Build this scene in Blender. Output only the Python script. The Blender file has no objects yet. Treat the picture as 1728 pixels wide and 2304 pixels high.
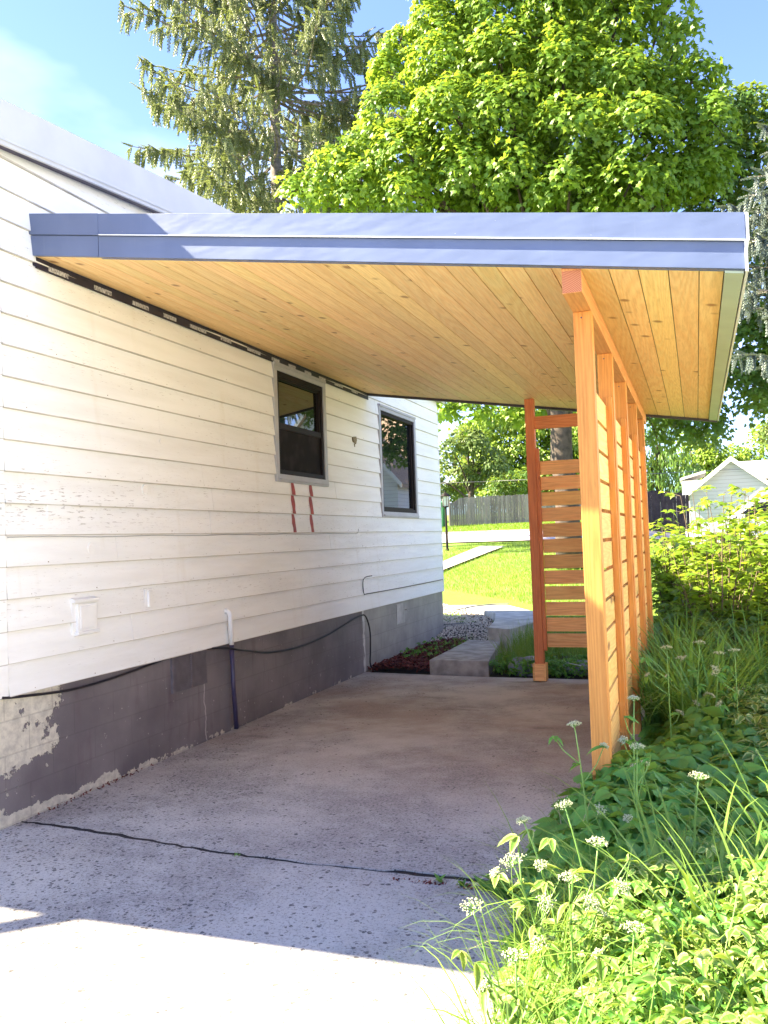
import bpy, bmesh, math, random
import numpy as np
from mathutils import Vector, Matrix
random.seed(7); rng = np.random.default_rng(7)
S = bpy.context.scene
COL = S.collection
R = math.radians

# ---------------------------------------------------------------- camera
cam_d = bpy.data.cameras.new('camera'); cam = bpy.data.objects.new('camera', cam_d); COL.objects.link(cam)
cam_d.sensor_fit = 'HORIZONTAL'; cam_d.sensor_width = 36.0; cam_d.lens = 36.0*1929.7/1728
cam_d.clip_start = .05; cam_d.clip_end = 4000
fw = Vector((-0.34160976, 0.93927048, 0.03276793)); rt = Vector((0.93879896, 0.34266528, -0.03517144)); up = Vector((0.04426393, -0.01874759, 0.99884395))
m = Matrix((rt, up, -fw)).transposed().to_4x4(); m.translation = (3.867, 0, 1.6)
cam.matrix_world = m
S.camera = cam

# ---------------------------------------------------------------- sun, sky, exposure
TRAVEL = Vector((1.0, .28, -.95))
w = bpy.data.worlds.new('World'); S.world = w; w.use_nodes = True
nt = w.node_tree; nt.nodes.clear()
out = nt.nodes.new('ShaderNodeOutputWorld'); bg = nt.nodes.new('ShaderNodeBackground'); sky = nt.nodes.new('ShaderNodeTexSky')
sky.sky_type = 'NISHITA'; sky.sun_disc = False
sky.sun_elevation = math.atan(.95/math.hypot(1, .28)); sky.sun_rotation = math.atan2(-1.0, -.28)
sky.altitude = 1500; sky.air_density = 1.0; sky.dust_density = .1; sky.ozone_density = 2.5
bg.inputs['Strength'].default_value = .052
# thin high cloud in the sky
tc = nt.nodes.new('ShaderNodeTexCoord'); mp = nt.nodes.new('ShaderNodeMapping'); mp.inputs['Scale'].default_value = (2.2, 2.2, 5.0)
no = nt.nodes.new('ShaderNodeTexNoise'); no.inputs['Scale'].default_value = 1.3; no.inputs['Detail'].default_value = 5
rp = nt.nodes.new('ShaderNodeValToRGB'); rp.color_ramp.elements[0].position = .46; rp.color_ramp.elements[0].color = (0, 0, 0, 1)
rp.color_ramp.elements[1].position = .85; rp.color_ramp.elements[1].color = (.45, .45, .45, 1)
mx = nt.nodes.new('ShaderNodeMixRGB'); mx.inputs[2].default_value = (5.4, 5.6, 6.0, 1)
tint = nt.nodes.new('ShaderNodeMixRGB'); tint.blend_type = 'MULTIPLY'; tint.inputs[0].default_value = 1; tint.inputs[2].default_value = (.84, .80, 1.0, 1)
nt.links.new(sky.outputs[0], tint.inputs[1])
nt.links.new(tc.outputs['Generated'], mp.inputs[0]); nt.links.new(mp.outputs[0], no.inputs['Vector']); nt.links.new(no.outputs['Fac'], rp.inputs[0])
nt.links.new(rp.outputs[0], mx.inputs[0]); nt.links.new(tint.outputs[0], mx.inputs[1]); nt.links.new(mx.outputs[0], bg.inputs[0]); nt.links.new(bg.outputs[0], out.inputs[0])
sd = bpy.data.lights.new('sun', 'SUN'); sd.energy = 3.3; sd.angle = R(.55); sd.color = (1, .885, .64)
so = bpy.data.objects.new('sun', sd); COL.objects.link(so); so.rotation_euler = TRAVEL.to_track_quat('-Z', 'Y').to_euler(); so.location = (-20, -4, 25)
S.view_settings.view_transform = 'Standard'; S.view_settings.look = 'None'; S.view_settings.gamma = 1; S.view_settings.exposure = 3.42
S.render.engine = 'CYCLES'
S.cycles.max_bounces = 10; S.cycles.diffuse_bounces = 8; S.cycles.transmission_bounces = 4; S.cycles.transparent_max_bounces = 6

# ---------------------------------------------------------------- object helpers
def tag(o, label=None, cat=None, group=None, kind=None):
    if label: o['label'] = label
    if cat: o['category'] = cat
    if group: o['group'] = group
    if kind: o['kind'] = kind
    return o
def thing(name, loc, label, cat, group=None):
    o = bpy.data.objects.new(name, None); COL.objects.link(o); o.location = loc; o.empty_display_size = .1
    return tag(o, label, cat, group)
def put(name, me, mat, parent=None):
    o = bpy.data.objects.new(name, me); COL.objects.link(o)
    if mat is not None:
        for mm in (mat if isinstance(mat, (list, tuple)) else [mat]): me.materials.append(mm)
    if parent is not None:
        o.parent = parent
        if parent.type == 'EMPTY': o.matrix_parent_inverse = Matrix.Translation(parent.location).inverted()
    return o
class MB:
    def __init__(s): s.v = []; s.f = []; s.mi = []
    def add(s, vs, fs, mi=0):
        b = len(s.v); s.v += [tuple(map(float, q)) for q in vs]; s.f += [tuple(b+i for i in f) for f in fs]; s.mi += [mi]*len(fs)
    def box(s, x0, x1, y0, y1, z0, z1, mi=0):
        s.add([(x0,y0,z0),(x1,y0,z0),(x1,y1,z0),(x0,y1,z0),(x0,y0,z1),(x1,y0,z1),(x1,y1,z1),(x0,y1,z1)],
              [(0,3,2,1),(4,5,6,7),(0,1,5,4),(1,2,6,5),(2,3,7,6),(3,0,4,7)], mi)
    def prism(s, poly, h, axis=(0,0,1), mi=0):
        a = Vector(axis)*h; n = len(poly); P = [Vector(p) for p in poly]
        s.add([*P, *[p+a for p in P]], [tuple(range(n))[::-1], tuple(range(n, 2*n))]+[(i, (i+1) % n, n+(i+1) % n, n+i) for i in range(n)], mi)
    def tube(s, pts, rad, seg=8, caps=True, mi=0):
        P = [Vector(p) for p in pts]; n = len(P)
        rad = rad if isinstance(rad, (list, tuple)) else [rad]*n
        vs = []; u = None
        for i in range(n):
            t = (P[min(i+1, n-1)]-P[max(i-1, 0)]).normalized()
            if u is None: u = t.orthogonal().normalized()
            u = (u-t*u.dot(t)).normalized(); v_ = t.cross(u)
            for k in range(seg):
                a = 2*math.pi*k/seg; vs.append(P[i]+(u*math.cos(a)+v_*math.sin(a))*rad[i])
        fs = [(i*seg+k, i*seg+(k+1) % seg, (i+1)*seg+(k+1) % seg, (i+1)*seg+k) for i in range(n-1) for k in range(seg)]
        if caps: fs += [tuple(range(seg))[::-1], tuple(range((n-1)*seg, n*seg))]
        s.add(vs, fs, mi)
    def lathe(s, prof, c, seg=16, mi=0):
        vs = [(c[0]+r*math.cos(2*math.pi*k/seg), c[1]+r*math.sin(2*math.pi*k/seg), c[2]+z) for r, z in prof for k in range(seg)]
        n = len(prof); fs = [(i*seg+k, i*seg+(k+1) % seg, (i+1)*seg+(k+1) % seg, (i+1)*seg+k) for i in range(n-1) for k in range(seg)]
        fs += [tuple(range(seg))[::-1], tuple(range((n-1)*seg, n*seg))]; s.add(vs, fs, mi)
    def mesh(s, name, bevel=0, smooth=False):
        me = bpy.data.meshes.new(name); me.from_pydata(s.v, [], s.f)
        for p, i in zip(me.polygons, s.mi): p.material_index = i
        if bevel or smooth:
            bm = bmesh.new(); bm.from_mesh(me)
            if bevel:
                ed = [e for e in bm.edges if len(e.link_faces) == 2 and e.calc_face_angle(0) > .6]
                bmesh.ops.bevel(bm, geom=ed, offset=bevel, segments=2, affect='EDGES', profile=.6)
            if smooth:
                for f in bm.faces: f.smooth = True
            bm.to_mesh(me); bm.free()
        me.update(); return me
    def put(s, name, mat, parent=None, bevel=0, smooth=False): return put(name, s.mesh(name, bevel, smooth), mat, parent)
def np_mesh(name, V, loops, starts, tots, attr=None, smooth=False):
    me = bpy.data.meshes.new(name)
    me.vertices.add(len(V)); me.vertices.foreach_set('co', np.asarray(V, np.float32).ravel())
    me.loops.add(len(loops)); me.loops.foreach_set('vertex_index', np.asarray(loops, np.int32))
    me.polygons.add(len(starts)); me.polygons.foreach_set('loop_start', np.asarray(starts, np.int32)); me.polygons.foreach_set('loop_total', np.asarray(tots, np.int32))
    if smooth: me.polygons.foreach_set('use_smooth', np.ones(len(starts), bool))
    if attr is not None:
        a = me.attributes.new('rim', 'FLOAT', 'POINT'); a.data.foreach_set('value', np.asarray(attr, np.float32))
    me.update(calc_edges=True); return me
def stamp(name, tv, tf, pos, rot, sc, attr=None, smooth=False):
    """stamps template (tv, tf) at n places into one mesh"""
    tv = np.asarray(tv, float); n = len(pos); k = len(tv); sc = np.asarray(sc, float)
    if sc.ndim == 1: sc = sc[:, None, None]
    else: sc = sc[:, None, :]
    V = np.einsum('nij,nkj->nki', rot, tv[None]*sc)+np.asarray(pos)[:, None, :]
    fl = np.concatenate([np.array(f) for f in tf]); ft = np.array([len(f) for f in tf])
    loops = (fl[None]+(np.arange(n)*k)[:, None]).ravel(); tots = np.tile(ft, n); starts = np.concatenate([[0], np.cumsum(tots)[:-1]])
    return np_mesh(name, V.reshape(-1, 3), loops, starts, tots, None if attr is None else np.tile(attr, n), smooth)
def unit(a): return a/np.maximum(np.linalg.norm(a, axis=-1, keepdims=True), 1e-9)
def frames(tip, nor):
    """rotation matrices with local Y = tip, local Z close to nor"""
    t = unit(tip); x = unit(np.cross(t, nor)); z = np.cross(x, t); return np.stack([x, t, z], axis=-1)

# ---------------------------------------------------------------- materials
class G:
    def __init__(s, name):
        s.m = bpy.data.materials.new(name); s.m.use_nodes = True; s.t = s.m.node_tree; s.t.nodes.clear()
        s.o = s.n('OutputMaterial'); s.b = s.n('BsdfPrincipled'); s.l(s.b.outputs[0], s.o.inputs[0]); s.x = s.n('TexCoord').outputs['Object']
    def n(s, ty): return s.t.nodes.new('ShaderNode'+ty)
    def l(s, a, b): s.t.links.new(a, b)
    def set(s, inp, v):
        if hasattr(v, 'is_linked') or isinstance(v, bpy.types.NodeSocket): s.l(v, inp)
        else: inp.default_value = (*v, 1) if isinstance(v, tuple) and len(v) == 3 and inp.type == 'RGBA' else v
    def map(s, sc=(1,1,1), loc=(0,0,0), rot=(0,0,0), v=None):
        q = s.n('Mapping'); s.l(v or s.x, q.inputs[0]); q.inputs['Scale'].default_value = sc; s.set(q.inputs['Location'], loc); q.inputs['Rotation'].default_value = rot; return q.outputs[0]
    def noise(s, v, scale, detail=4, rough=.55, dist=0, col=False):
        q = s.n('TexNoise'); s.l(v, q.inputs['Vector']); q.inputs['Scale'].default_value = scale; q.inputs['Detail'].default_value = detail
        q.inputs['Roughness'].default_value = rough; q.inputs['Distortion'].default_value = dist; return q.outputs['Color' if col else 'Fac']
    def vor(s, v, scale, out='Distance', feat='F1', rnd=1):
        q = s.n('TexVoronoi'); q.feature = feat; s.l(v, q.inputs['Vector']); q.inputs['Scale'].default_value = scale; q.inputs['Randomness'].default_value = rnd; return q.outputs[out]
    def ramp(s, f, a, b, ca=0., cb=1.):
        q = s.n('MapRange'); s.l(f, q.inputs[0]); q.inputs[1].default_value = a; q.inputs[2].default_value = b; q.inputs[3].default_value = ca; q.inputs[4].default_value = cb; q.interpolation_type = 'SMOOTHSTEP'; return q.outputs[0]
    def mix(s, f, a, b, mode='MIX'):
        q = s.n('MixRGB'); q.blend_type = mode; s.set(q.inputs[0], f); s.set(q.inputs[1], a); s.set(q.inputs[2], b); return q.outputs[0]
    def math(s, op, a, b=0., c=0.):
        q = s.n('Math'); q.operation = op; s.set(q.inputs[0], a); s.set(q.inputs[1], b); s.set(q.inputs[2], c); return q.outputs[0]
    def sep(s, v=None):
        q = s.n('SeparateXYZ'); s.l(v or s.x, q.inputs[0]); return q.outputs
    def comb(s, x, y, z):
        q = s.n('CombineXYZ'); s.set(q.inputs[0], x); s.set(q.inputs[1], y); s.set(q.inputs[2], z); return q.outputs[0]
    def rand(s): return s.n('NewGeometry').outputs['Random Per Island']
    def bump(s, h, strength=.3, dist=.01, prev=None):
        q = s.n('Bump'); s.l(h, q.inputs['Height']); q.inputs['Strength'].default_value = strength; q.inputs['Distance'].default_value = dist
        if prev is not None: s.l(prev, q.inputs['Normal'])
        return q.outputs[0]
    def fin(s, col, rough=.7, nrm=None, metal=0., spec=None, ior=None):
        s.set(s.b.inputs['Base Color'], col); s.set(s.b.inputs['Roughness'], rough); s.b.inputs['Metallic'].default_value = metal
        if nrm is not None: s.l(nrm, s.b.inputs['Normal'])
        if spec is not None: s.b.inputs['Specular IOR Level'].default_value = spec
        if ior: s.b.inputs['IOR'].default_value = ior
        return s.m
def plain(name, col, rough=.6, var=.12, scale=6., metal=0., bump=0.):
    g = G(name); n = g.noise(g.x, scale, 5); c = g.mix(g.ramp(n, .3, .7), tuple(k*(1-var) for k in col), tuple(min(1, k*(1+var)) for k in col))
    return g.fin(c, rough, g.bump(g.noise(g.x, scale*12, 3), bump, .003) if bump else None, metal)

def wood(name, ca, cb, axis, grain=1., knot=(.16, .05, .015), tone_var=.42, knots=.5, rough=.55, kx=1.):
    """cedar or fir: contour-line grain running along axis, knots, tone per board"""
    g = G(name); r = g.rand()
    st = {'x': (.8, 13, 13), 'y': (13, .8, 13), 'z': (13, 13, .8)}[axis]
    off = g.comb(g.math('MULTIPLY', r, 37.), g.math('MULTIPLY', r, 91.), g.math('MULTIPLY', r, 53.))
    v = g.n('VectorMath'); v.operation = 'ADD'; g.l(g.x, v.inputs[0]); g.l(off, v.inputs[1]); v = v.outputs[0]
    vs = g.map(st, v=v)
    n1 = g.noise(vs, .35*grain, 1.5, .4)
    fr = g.math('FRACT', g.math('MULTIPLY', n1, 26.)); ring = g.ramp(g.math('ABSOLUTE', g.math('SUBTRACT', fr, .5)), .05, .5)
    fine = g.noise(g.map(tuple(4*k for k in st), v=v), 1.6, 4, .7)
    c = g.mix(g.math('MULTIPLY', ring, .55), ca, cb)
    c = g.mix(g.ramp(fine, .35, .75, 0, .45), c, tuple(k*.62 for k in cb))
    kst = {'x': (3.2*kx, 9, 9), 'y': (9, 3.2*kx, 9), 'z': (9, 9, 3.2*kx)}[axis]
    vo = g.n('TexVoronoi'); g.l(g.map(kst, v=v), vo.inputs['Vector']); vo.inputs['Scale'].default_value = .55
    kn = g.ramp(vo.outputs['Distance'], .06, .20, 1, 0); on = g.math('GREATER_THAN', g.sep(vo.outputs['Color'])[0], 1-knots)
    c = g.mix(g.math('MULTIPLY', g.math('MULTIPLY', kn, on), .8), c, knot)
    tone = g.math('ADD', g.math('MULTIPLY', r, tone_var), 1-tone_var*.5)
    hs = g.n('HueSaturation'); g.l(c, hs.inputs['Color']); g.l(tone, hs.inputs['Value']); g.l(g.math('ADD', .492, g.math('MULTIPLY', g.math('FRACT', g.math('MULTIPLY', r, 7.3)), .016)), hs.inputs['Hue'])
    return g.fin(hs.outputs[0], rough, g.bump(fine, .25, .002), spec=.3)

def leaf_mat(name, ca, cb, trans=.35, rim=None, vein=None, rough=.45):
    g = G(name); r = g.rand(); c = g.mix(r, ca, cb)
    g2 = g.noise(g.x, 1.4, 2); c = g.mix(g.ramp(g2, .35, .65, 0, .5), c, tuple(k*.72 for k in ca))
    if rim is not None:
        a = g.n('Attribute'); a.attribute_name = 'rim'; jag = g.noise(g.x, 130, 2)
        f = g.ramp(g.math('ADD', a.outputs['Fac'], g.math('MULTIPLY', g.math('SUBTRACT', jag, .5), .5)), .52, .62); c = g.mix(f, c, rim)
    if vein is not None:
        a = g.n('Attribute'); a.attribute_name = 'rim'; c = g.mix(g.ramp(a.outputs['Fac'], .0, .25, .55, 0), c, vein)
    g.fin(c, rough, spec=.35)
    t = g.n('BsdfTranslucent'); g.set(t.inputs[0], g.mix(.4, c, (.62, .75, .06), 'MIX') if trans else c)
    mxs = g.n('MixShader'); mxs.inputs[0].default_value = trans; g.l(g.b.outputs[0], mxs.inputs[1]); g.l(t.outputs[0], mxs.inputs[2]); g.l(mxs.outputs[0], g.o.inputs[0])
    return g.m

def siding_mat():
    g = G('weathered_white_paint'); v = g.map((1, .35, 3.2)); v2 = g.map((1, .10, 1.6))
    base = g.mix(g.ramp(g.noise(v, 2.2, 6, .6), .35, .7), (.86, .865, .86), (.79, .79, .775))
    base = g.mix(g.ramp(g.noise(g.map((1, 2.5, .35)), 1.6, 4), .58, .8, 0, .35), base, (.66, .60, .50))
    # cracked and flaking paint in loose patches along the boards
    area = g.ramp(g.noise(v2, 1.7, 3), .42, .60)
    crack = g.ramp(g.noise(g.map((1, 5, 52)), 2.0, 5, .75), .60, .66)
    base = g.mix(g.math('MULTIPLY', g.math('MULTIPLY', crack, area), .85), base, (.33, .30, .27))
    chip = g.ramp(g.noise(g.map((1, 12, 55)), 1.7, 3, .6), .735, .75)
    sy = g.sep(); left = g.ramp(sy[1], 4.5, 7.5, 1, .35)
    base = g.mix(g.math('MULTIPLY', g.math('MULTIPLY', chip, left), g.ramp(area, .1, .5, .15, 1)), base, (.17, .145, .13))
    bare = g.math('MULTIPLY', g.ramp(g.noise(g.map((1, 5, 42)), 2.2, 3, .6), .60, .635), g.math('MULTIPLY', g.ramp(sy[1], 4.0, 6.6, 1, 0), g.math('MULTIPLY', g.ramp(sy[2], 1.72, 1.80, 0, 1), g.ramp(sy[2], 1.99, 2.05, 1, 0))))
    base = g.mix(g.math('MULTIPLY', bare, .75), base, (.25, .22, .2))
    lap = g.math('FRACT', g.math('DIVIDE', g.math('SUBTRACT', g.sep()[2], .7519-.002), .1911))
    lap_shadow = g.math('MULTIPLY', g.ramp(lap, .018, .045, 1, 0), g.ramp(g.noise(g.map((1, 2, .1)), 2.5, 4, .6), .25, .6, .55, .95)); base = g.mix(lap_shadow, base, (.50, .47, .42))  # shadow line under each lap, painted into the board colour
    b = g.bump(g.noise(g.map((1, 6, 60)), 2.0, 5, .7), .22, .004); b = g.bump(g.noise(g.map((1, 1.2, 5)), 1.5, 3), .4, .02, b)
    return g.fin(base, .6, b, spec=.3)
def found_mat():
    g = G('painted_block_foundation'); s = g.sep(); n = g.noise(g.x, 3.2, 8, .68); n2 = g.noise(g.x, 17, 6, .7)
    dark = g.mix(g.ramp(g.noise(g.x, 1.6, 5), .3, .7), (.12, .105, .118), (.20, .18, .19))
    dark = g.mix(g.ramp(g.noise(g.map((1, 2.6, .7)), 2.6, 4), .55, .78, 0, .6), dark, (.10, .06, .075))
    dark = g.mix(g.ramp(g.noise(g.map((1, 4, .5)), 3, 4), .6, .8, 0, .4), dark, (.25, .235, .25))
    cream = g.mix(g.ramp(n2, .35, .7), (.62, .58, .49), (.42, .39, .34))
    # peeled where damp: near corner and along the slab
    k1 = g.math('ADD', g.ramp(s[1], 4.2, 5.0, .14, -.2), g.math('MULTIPLY', g.ramp(s[2], .22, .42, -.10, .02), 1.))
    lowz = g.ramp(s[2], .0, .12, .15, -.13); nearlow = g.math('ADD', lowz, g.math('MULTIPLY', g.ramp(s[1], 4.3, 6.6, .08, -.08), 1.))
    pe = g.math('ADD', g.math('MULTIPLY', n, .75), g.math('MULTIPLY', n2, .25))
    mask = g.math('MAXIMUM', g.ramp(g.math('ADD', pe, k1), .585, .60), g.ramp(g.math('ADD', pe, nearlow), .60, .612))
    c = g.mix(mask, dark, cream)
    speck = g.ramp(g.noise(g.x, 26, 3, .6), .70, .715); c = g.mix(g.math('MULTIPLY', speck, .7), c, (.5, .47, .44))
    # white drip lines
    drip = g.math('MULTIPLY', g.ramp(g.math('ABSOLUTE', g.math('SUBTRACT', s[1], g.math('ADD', 6.13, g.math('MULTIPLY', g.noise(g.map((1, 1, 6)), 1.5, 2), .1)))), .004, .010, 1, 0), g.ramp(s[2], .05, .4, 1, 1))
    c = g.mix(g.math('MULTIPLY', drip, .6), c, (.55, .52, .5))
    grey = g.mix(g.ramp(g.noise(g.x, 2.4, 6, .6), .3, .7), (.36, .335, .31), (.25, .235, .225)); grey = g.mix(g.ramp(n2, .6, .8, 0, .4), grey, (.18, .165, .16))
    c = g.mix(g.ramp(s[1], 9.765, 9.775), c, grey)
    white = g.math('MULTIPLY', g.ramp(g.math('ABSOLUTE', g.math('SUBTRACT', s[1], 9.79)), .03, .045, 1, 0), g.ramp(g.noise(g.map((1, 9, 2)), 3, 4), .42, .5)); c = g.mix(white, c, (.6, .58, .56))
    br = g.n('TexBrick'); g.l(g.comb(s[1], s[2], 0.), br.inputs['Vector']); br.inputs['Scale'].default_value = 1; br.inputs['Brick Width'].default_value = .40; br.inputs['Row Height'].default_value = .203
    br.inputs['Mortar Size'].default_value = .006; br.inputs['Mortar Smooth'].default_value = .4; br.inputs['Color1'].default_value = br.inputs['Color2'].default_value = (1,1,1,1); br.inputs['Mortar'].default_value = (0,0,0,1)
    jn = g.ramp(br.outputs['Color'], 0, 1); c = g.mix(g.math('MULTIPLY', g.math('SUBTRACT', 1., jn), .22), c, (.07, .06, .06))
    b = g.bump(jn, .25, .004); b = g.bump(mask, .7, .012, b); b = g.bump(n2, .35, .006, b)
    return g.fin(c, .62, b)
def slab_mat(name, front):
    g = G(name); s = g.sep()
    n = g.noise(g.x, 1.1, 7, .62); n2 = g.noise(g.x, 9, 6, .7)
    c = g.mix(g.ramp(n, .36, .62), (.50, .475, .43), (.33, .31, .29))
    c = g.mix(g.ramp(n2, .4, .75, 0, .55), c, (.54, .525, .50))
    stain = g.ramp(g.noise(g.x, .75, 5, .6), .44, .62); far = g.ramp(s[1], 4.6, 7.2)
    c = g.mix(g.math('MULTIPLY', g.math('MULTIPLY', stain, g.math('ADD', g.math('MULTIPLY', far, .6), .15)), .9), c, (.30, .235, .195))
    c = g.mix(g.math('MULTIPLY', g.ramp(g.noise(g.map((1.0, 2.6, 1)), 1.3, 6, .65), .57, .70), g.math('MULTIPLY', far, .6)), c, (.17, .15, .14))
    # rust and oil spots
    c = g.mix(g.ramp(g.noise(g.map((1, 1, 1), (3.1, 7.7, 0)), 1.9, 4), .66, .78, 0, .55), c, (.24, .15, .09))
    # exposed aggregate where the surface has worn away
    wv_ = g.n('VectorMath'); wv_.operation = 'MULTIPLY_ADD'; g.l(g.noise(g.x, 30, 2, col=True), wv_.inputs[0]); wv_.inputs[1].default_value = (.022, .022, 0); g.l(g.map((1, 1, .01)), wv_.inputs[2])
    vo = g.n('TexVoronoi'); g.l(wv_.outputs[0], vo.inputs['Vector']); vo.inputs['Scale'].default_value = 44; rr = g.sep(vo.outputs['Color'])
    dens = g.math('ADD', g.ramp(g.noise(g.x, 2.3, 5, .65), .46, .72, -.05, .5), g.ramp(s[1], 3.2, 6.4, .20, -.22))
    dens = g.math('ADD', dens, .05)
    dens = g.math('ADD', dens, g.ramp(s[0], 0.2, 1.9, .30, 0.))
    on = g.math('LESS_THAN', rr[0], dens); rad = g.math('ADD', .12, g.math('MULTIPLY', g.math('POWER', rr[1], 1.6), .42))
    st = g.math('MULTIPLY', on, g.math('LESS_THAN', vo.outputs['Distance'], rad))
    stc = g.mix(rr[2], (.022, .022, .028), (.10, .088, .085)); c = g.mix(g.math('MULTIPLY', st, .78), c, stc)
    vo2 = g.n('TexVoronoi'); g.l(g.map((1, 1, .01)), vo2.inputs['Vector']); vo2.inputs['Scale'].default_value = 125; r2 = g.sep(vo2.outputs['Color'])
    st2 = g.math('MULTIPLY', g.math('LESS_THAN', r2[0], g.math('ADD', g.math('MULTIPLY', dens, .6), .22)), g.math('LESS_THAN', vo2.outputs['Distance'], .3))
    c = g.mix(g.math('MULTIPLY', st2, .6), c, g.mix(r2[1], (.10, .09, .09), (.6, .57, .52)))
    c = g.mix(g.ramp(g.noise(g.x, 60, 3), .5, .8, 0, .4), c, (.58, .56, .53))
    wear = g.math('ADD', g.ramp(s[1], 4.5, 7.5, .85, .3), g.ramp(n, .4, .6, -.25, .1))
    pit = g.ramp(g.noise(g.map((1, 1, .1)), 62, 4, .8), .53, .62); c = g.mix(g.math('MULTIPLY', pit, g.math('MULTIPLY', wear, .92)), c, (.055, .05, .055))
    pit2 = g.ramp(g.noise(g.map((1, 1, .1), (5, 3, 0)), 22, 5, .75), .54, .66); c = g.mix(g.math('MULTIPLY', pit2, g.math('MULTIPLY', wear, .5)), c, (.13, .12, .12))
    b = g.bump(st, .35, .003); b = g.bump(n2, .4, .008, b); b = g.bump(g.noise(g.x, 90, 4), .5, .003, b)
    return g.fin(c, .85, b, spec=.2)

M = {}
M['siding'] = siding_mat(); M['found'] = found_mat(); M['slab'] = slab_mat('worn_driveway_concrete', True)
M['wood_post'] = wood('orange_fir_post', (.78, .375, .085), (.62, .235, .045), 'z', 1.0, knots=.30)
M['wood_post_red'] = wood('red_cedar_post', (.76, .27, .085), (.60, .18, .05), 'z', .9, knots=.2)
M['wood_x'] = wood('cedar_slat_across', (.92, .52, .19), (.72, .31, .09), 'x', 1.0, knots=.32)
M['wood_rail'] = wood('red_cedar_rail', (.72, .28, .09), (.56, .18, .05), 'x', 1.0, knots=.2)
M['wood_y'] = wood('cedar_slat_along', (.94, .60, .20), (.78, .42, .10), 'y', 1.2, knots=.5)
M['wood_beam'] = wood('fir_beam', (.80, .40, .13), (.64, .25, .065), 'y', 1.0, knots=.2)
M['wood_ceil'] = wood('cedar_ceiling', (.95, .70, .33), (.88, .55, .21), 'y', .9, knots=.8, knot=(.30, .12, .035), tone_var=.2, kx=2.6)
g = G('slate_blue_metal'); c = g.mix(g.ramp(g.noise(g.map((1.2, 1.2, .6)), 1.6, 4), .35, .65), (.10, .132, .235), (.122, .158, .272)); c = g.mix(g.ramp(g.noise(g.map((26, 26, 1.2)), 1.5, 4, .6), .62, .8, 0, .3), c, (.17, .20, .28))
c = g.mix(g.ramp(g.noise(g.x, 60, 2), .775, .79, 0, .8), c, (.5, .5, .5)); M['fascia'] = g.fin(c, .42, g.bump(g.noise(g.map((2.2, 2.2, 6)), 1.5, 2), .35, .02))
M['fascia_lip'] = plain('pale_metal_and_glint', (.75, .77, .80), .3, .04, 4)  # pale tone paints the sun glint on the drip edge; plain metal elsewhere
M['trim_grey'] = plain('grey_window_trim', (.40, .40, .43), .5, .06, 8)
M['frame_dark'] = plain('dark_bronze_frame', (.016, .010, .010), .6, .1, 10); M['frame_dark'].node_tree.nodes['Principled BSDF'].inputs['Specular IOR Level'].default_value = .2
M['membrane'] = plain('navy_flashing_membrane', (.012, .013, .035), .5, .2, 10)
M['roofwhite'] = plain('white_painted_roof_edge', (.50, .50, .50), .45, .05, 3)
M['white'] = plain('white_plastic', (.80, .80, .79), .35, .03, 9)
M['whitepaint'] = plain('white_corner_paint', (.72, .72, .70), .5, .08, 7)
M['red'] = plain('red_primer_paint', (.33, .045, .028), .6, .15, 12)
M['black'] = plain('black_rubber', (.012, .011, .018), .45, .2, 10)
M['greycable'] = plain('grey_cable', (.22, .21, .20), .5, .1, 10)
M['pipe_dark'] = plain('dark_painted_pipe', (.05, .04, .085), .4, .15, 10)
M['vent'] = plain('vent_grille_paint', (.13, .115, .13), .5, .15, 14)
M['edge_green'] = plain('sage_grey_edge_trim', (.42, .50, .40), .45, .06, 4)
M['gutterrear'] = plain('dark_rear_edge_metal', (.05, .045, .055), .45, .1, 4)
g = G('window_glass'); M['glass'] = g.fin((.010, .012, .013), .015, None, ior=2.3)
g = G('insect_screen'); M['screen'] = g.fin(g.mix(g.ramp(g.noise(g.x, 5, 3), .45, .7), (.013, .010, .012), (.026, .021, .023)), .8, spec=.15)
M['concrete'] = plain('weathered_grey_concrete', (.44, .42, .39), .85, .25, 5, bump=.5)
M['concrete_dark'] = plain('old_step_concrete', (.33, .30, .27), .85, .3, 6, bump=.6)
M['asphalt'] = plain('pale_street_surface', (.42, .37, .36), .85, .08, 2, bump=.2)
M['bark'] = plain('dark_bark', (.07, .05, .038), .9, .4, 9, bump=.9)
M['bark_spruce'] = plain('spruce_bark', (.20, .17, .15), .9, .4, 7, bump=.9)
M['rock'] = plain('grey_boulder', (.25, .26, .27), .8, .35, 9, bump=.5)
M['stem'] = plain('green_stem', (.16, .30, .06), .5, .15, 9)
M['twig'] = plain('brown_twig', (.14, .10, .06), .8, .3, 9)
M['gravel'] = (lambda g: g.fin(g.mix(g.rand(), (.74, .66, .55), (.46, .38, .31)), .8))(G('white_gravel'))
M['mulch'] = (lambda g: g.fin(g.mix(g.rand(), (.20, .045, .035), (.085, .02, .018)), .85))(G('red_mulch'))
M['bin'] = plain('green_bin_plastic', (.03, .16, .055), .45, .08, 5)
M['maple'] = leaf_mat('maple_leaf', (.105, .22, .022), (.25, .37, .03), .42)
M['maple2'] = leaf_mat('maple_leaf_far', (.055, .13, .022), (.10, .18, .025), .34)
M['sapling'] = leaf_mat('sapling_leaf', (.14, .25, .02), (.24, .34, .03), .45)
M['spruce'] = leaf_mat('spruce_needles', (.14, .17, .09), (.26, .28, .13), .24)
M['bluespruce'] = leaf_mat('blue_spruce_needles', (.10, .135, .13), (.17, .21, .195), .1)
M['gout'] = leaf_mat('goutweed_leaf', (.10, .29, .055), (.17, .38, .065), .32, vein=(.14, .28, .06))
M['varieg'] = leaf_mat('variegated_leaf', (.08, .19, .03), (.14, .25, .04), .30, rim=(.36, .42, .13))
M['blade'] = leaf_mat('grass_blade', (.13, .25, .04), (.24, .37, .07), .34)
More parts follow.
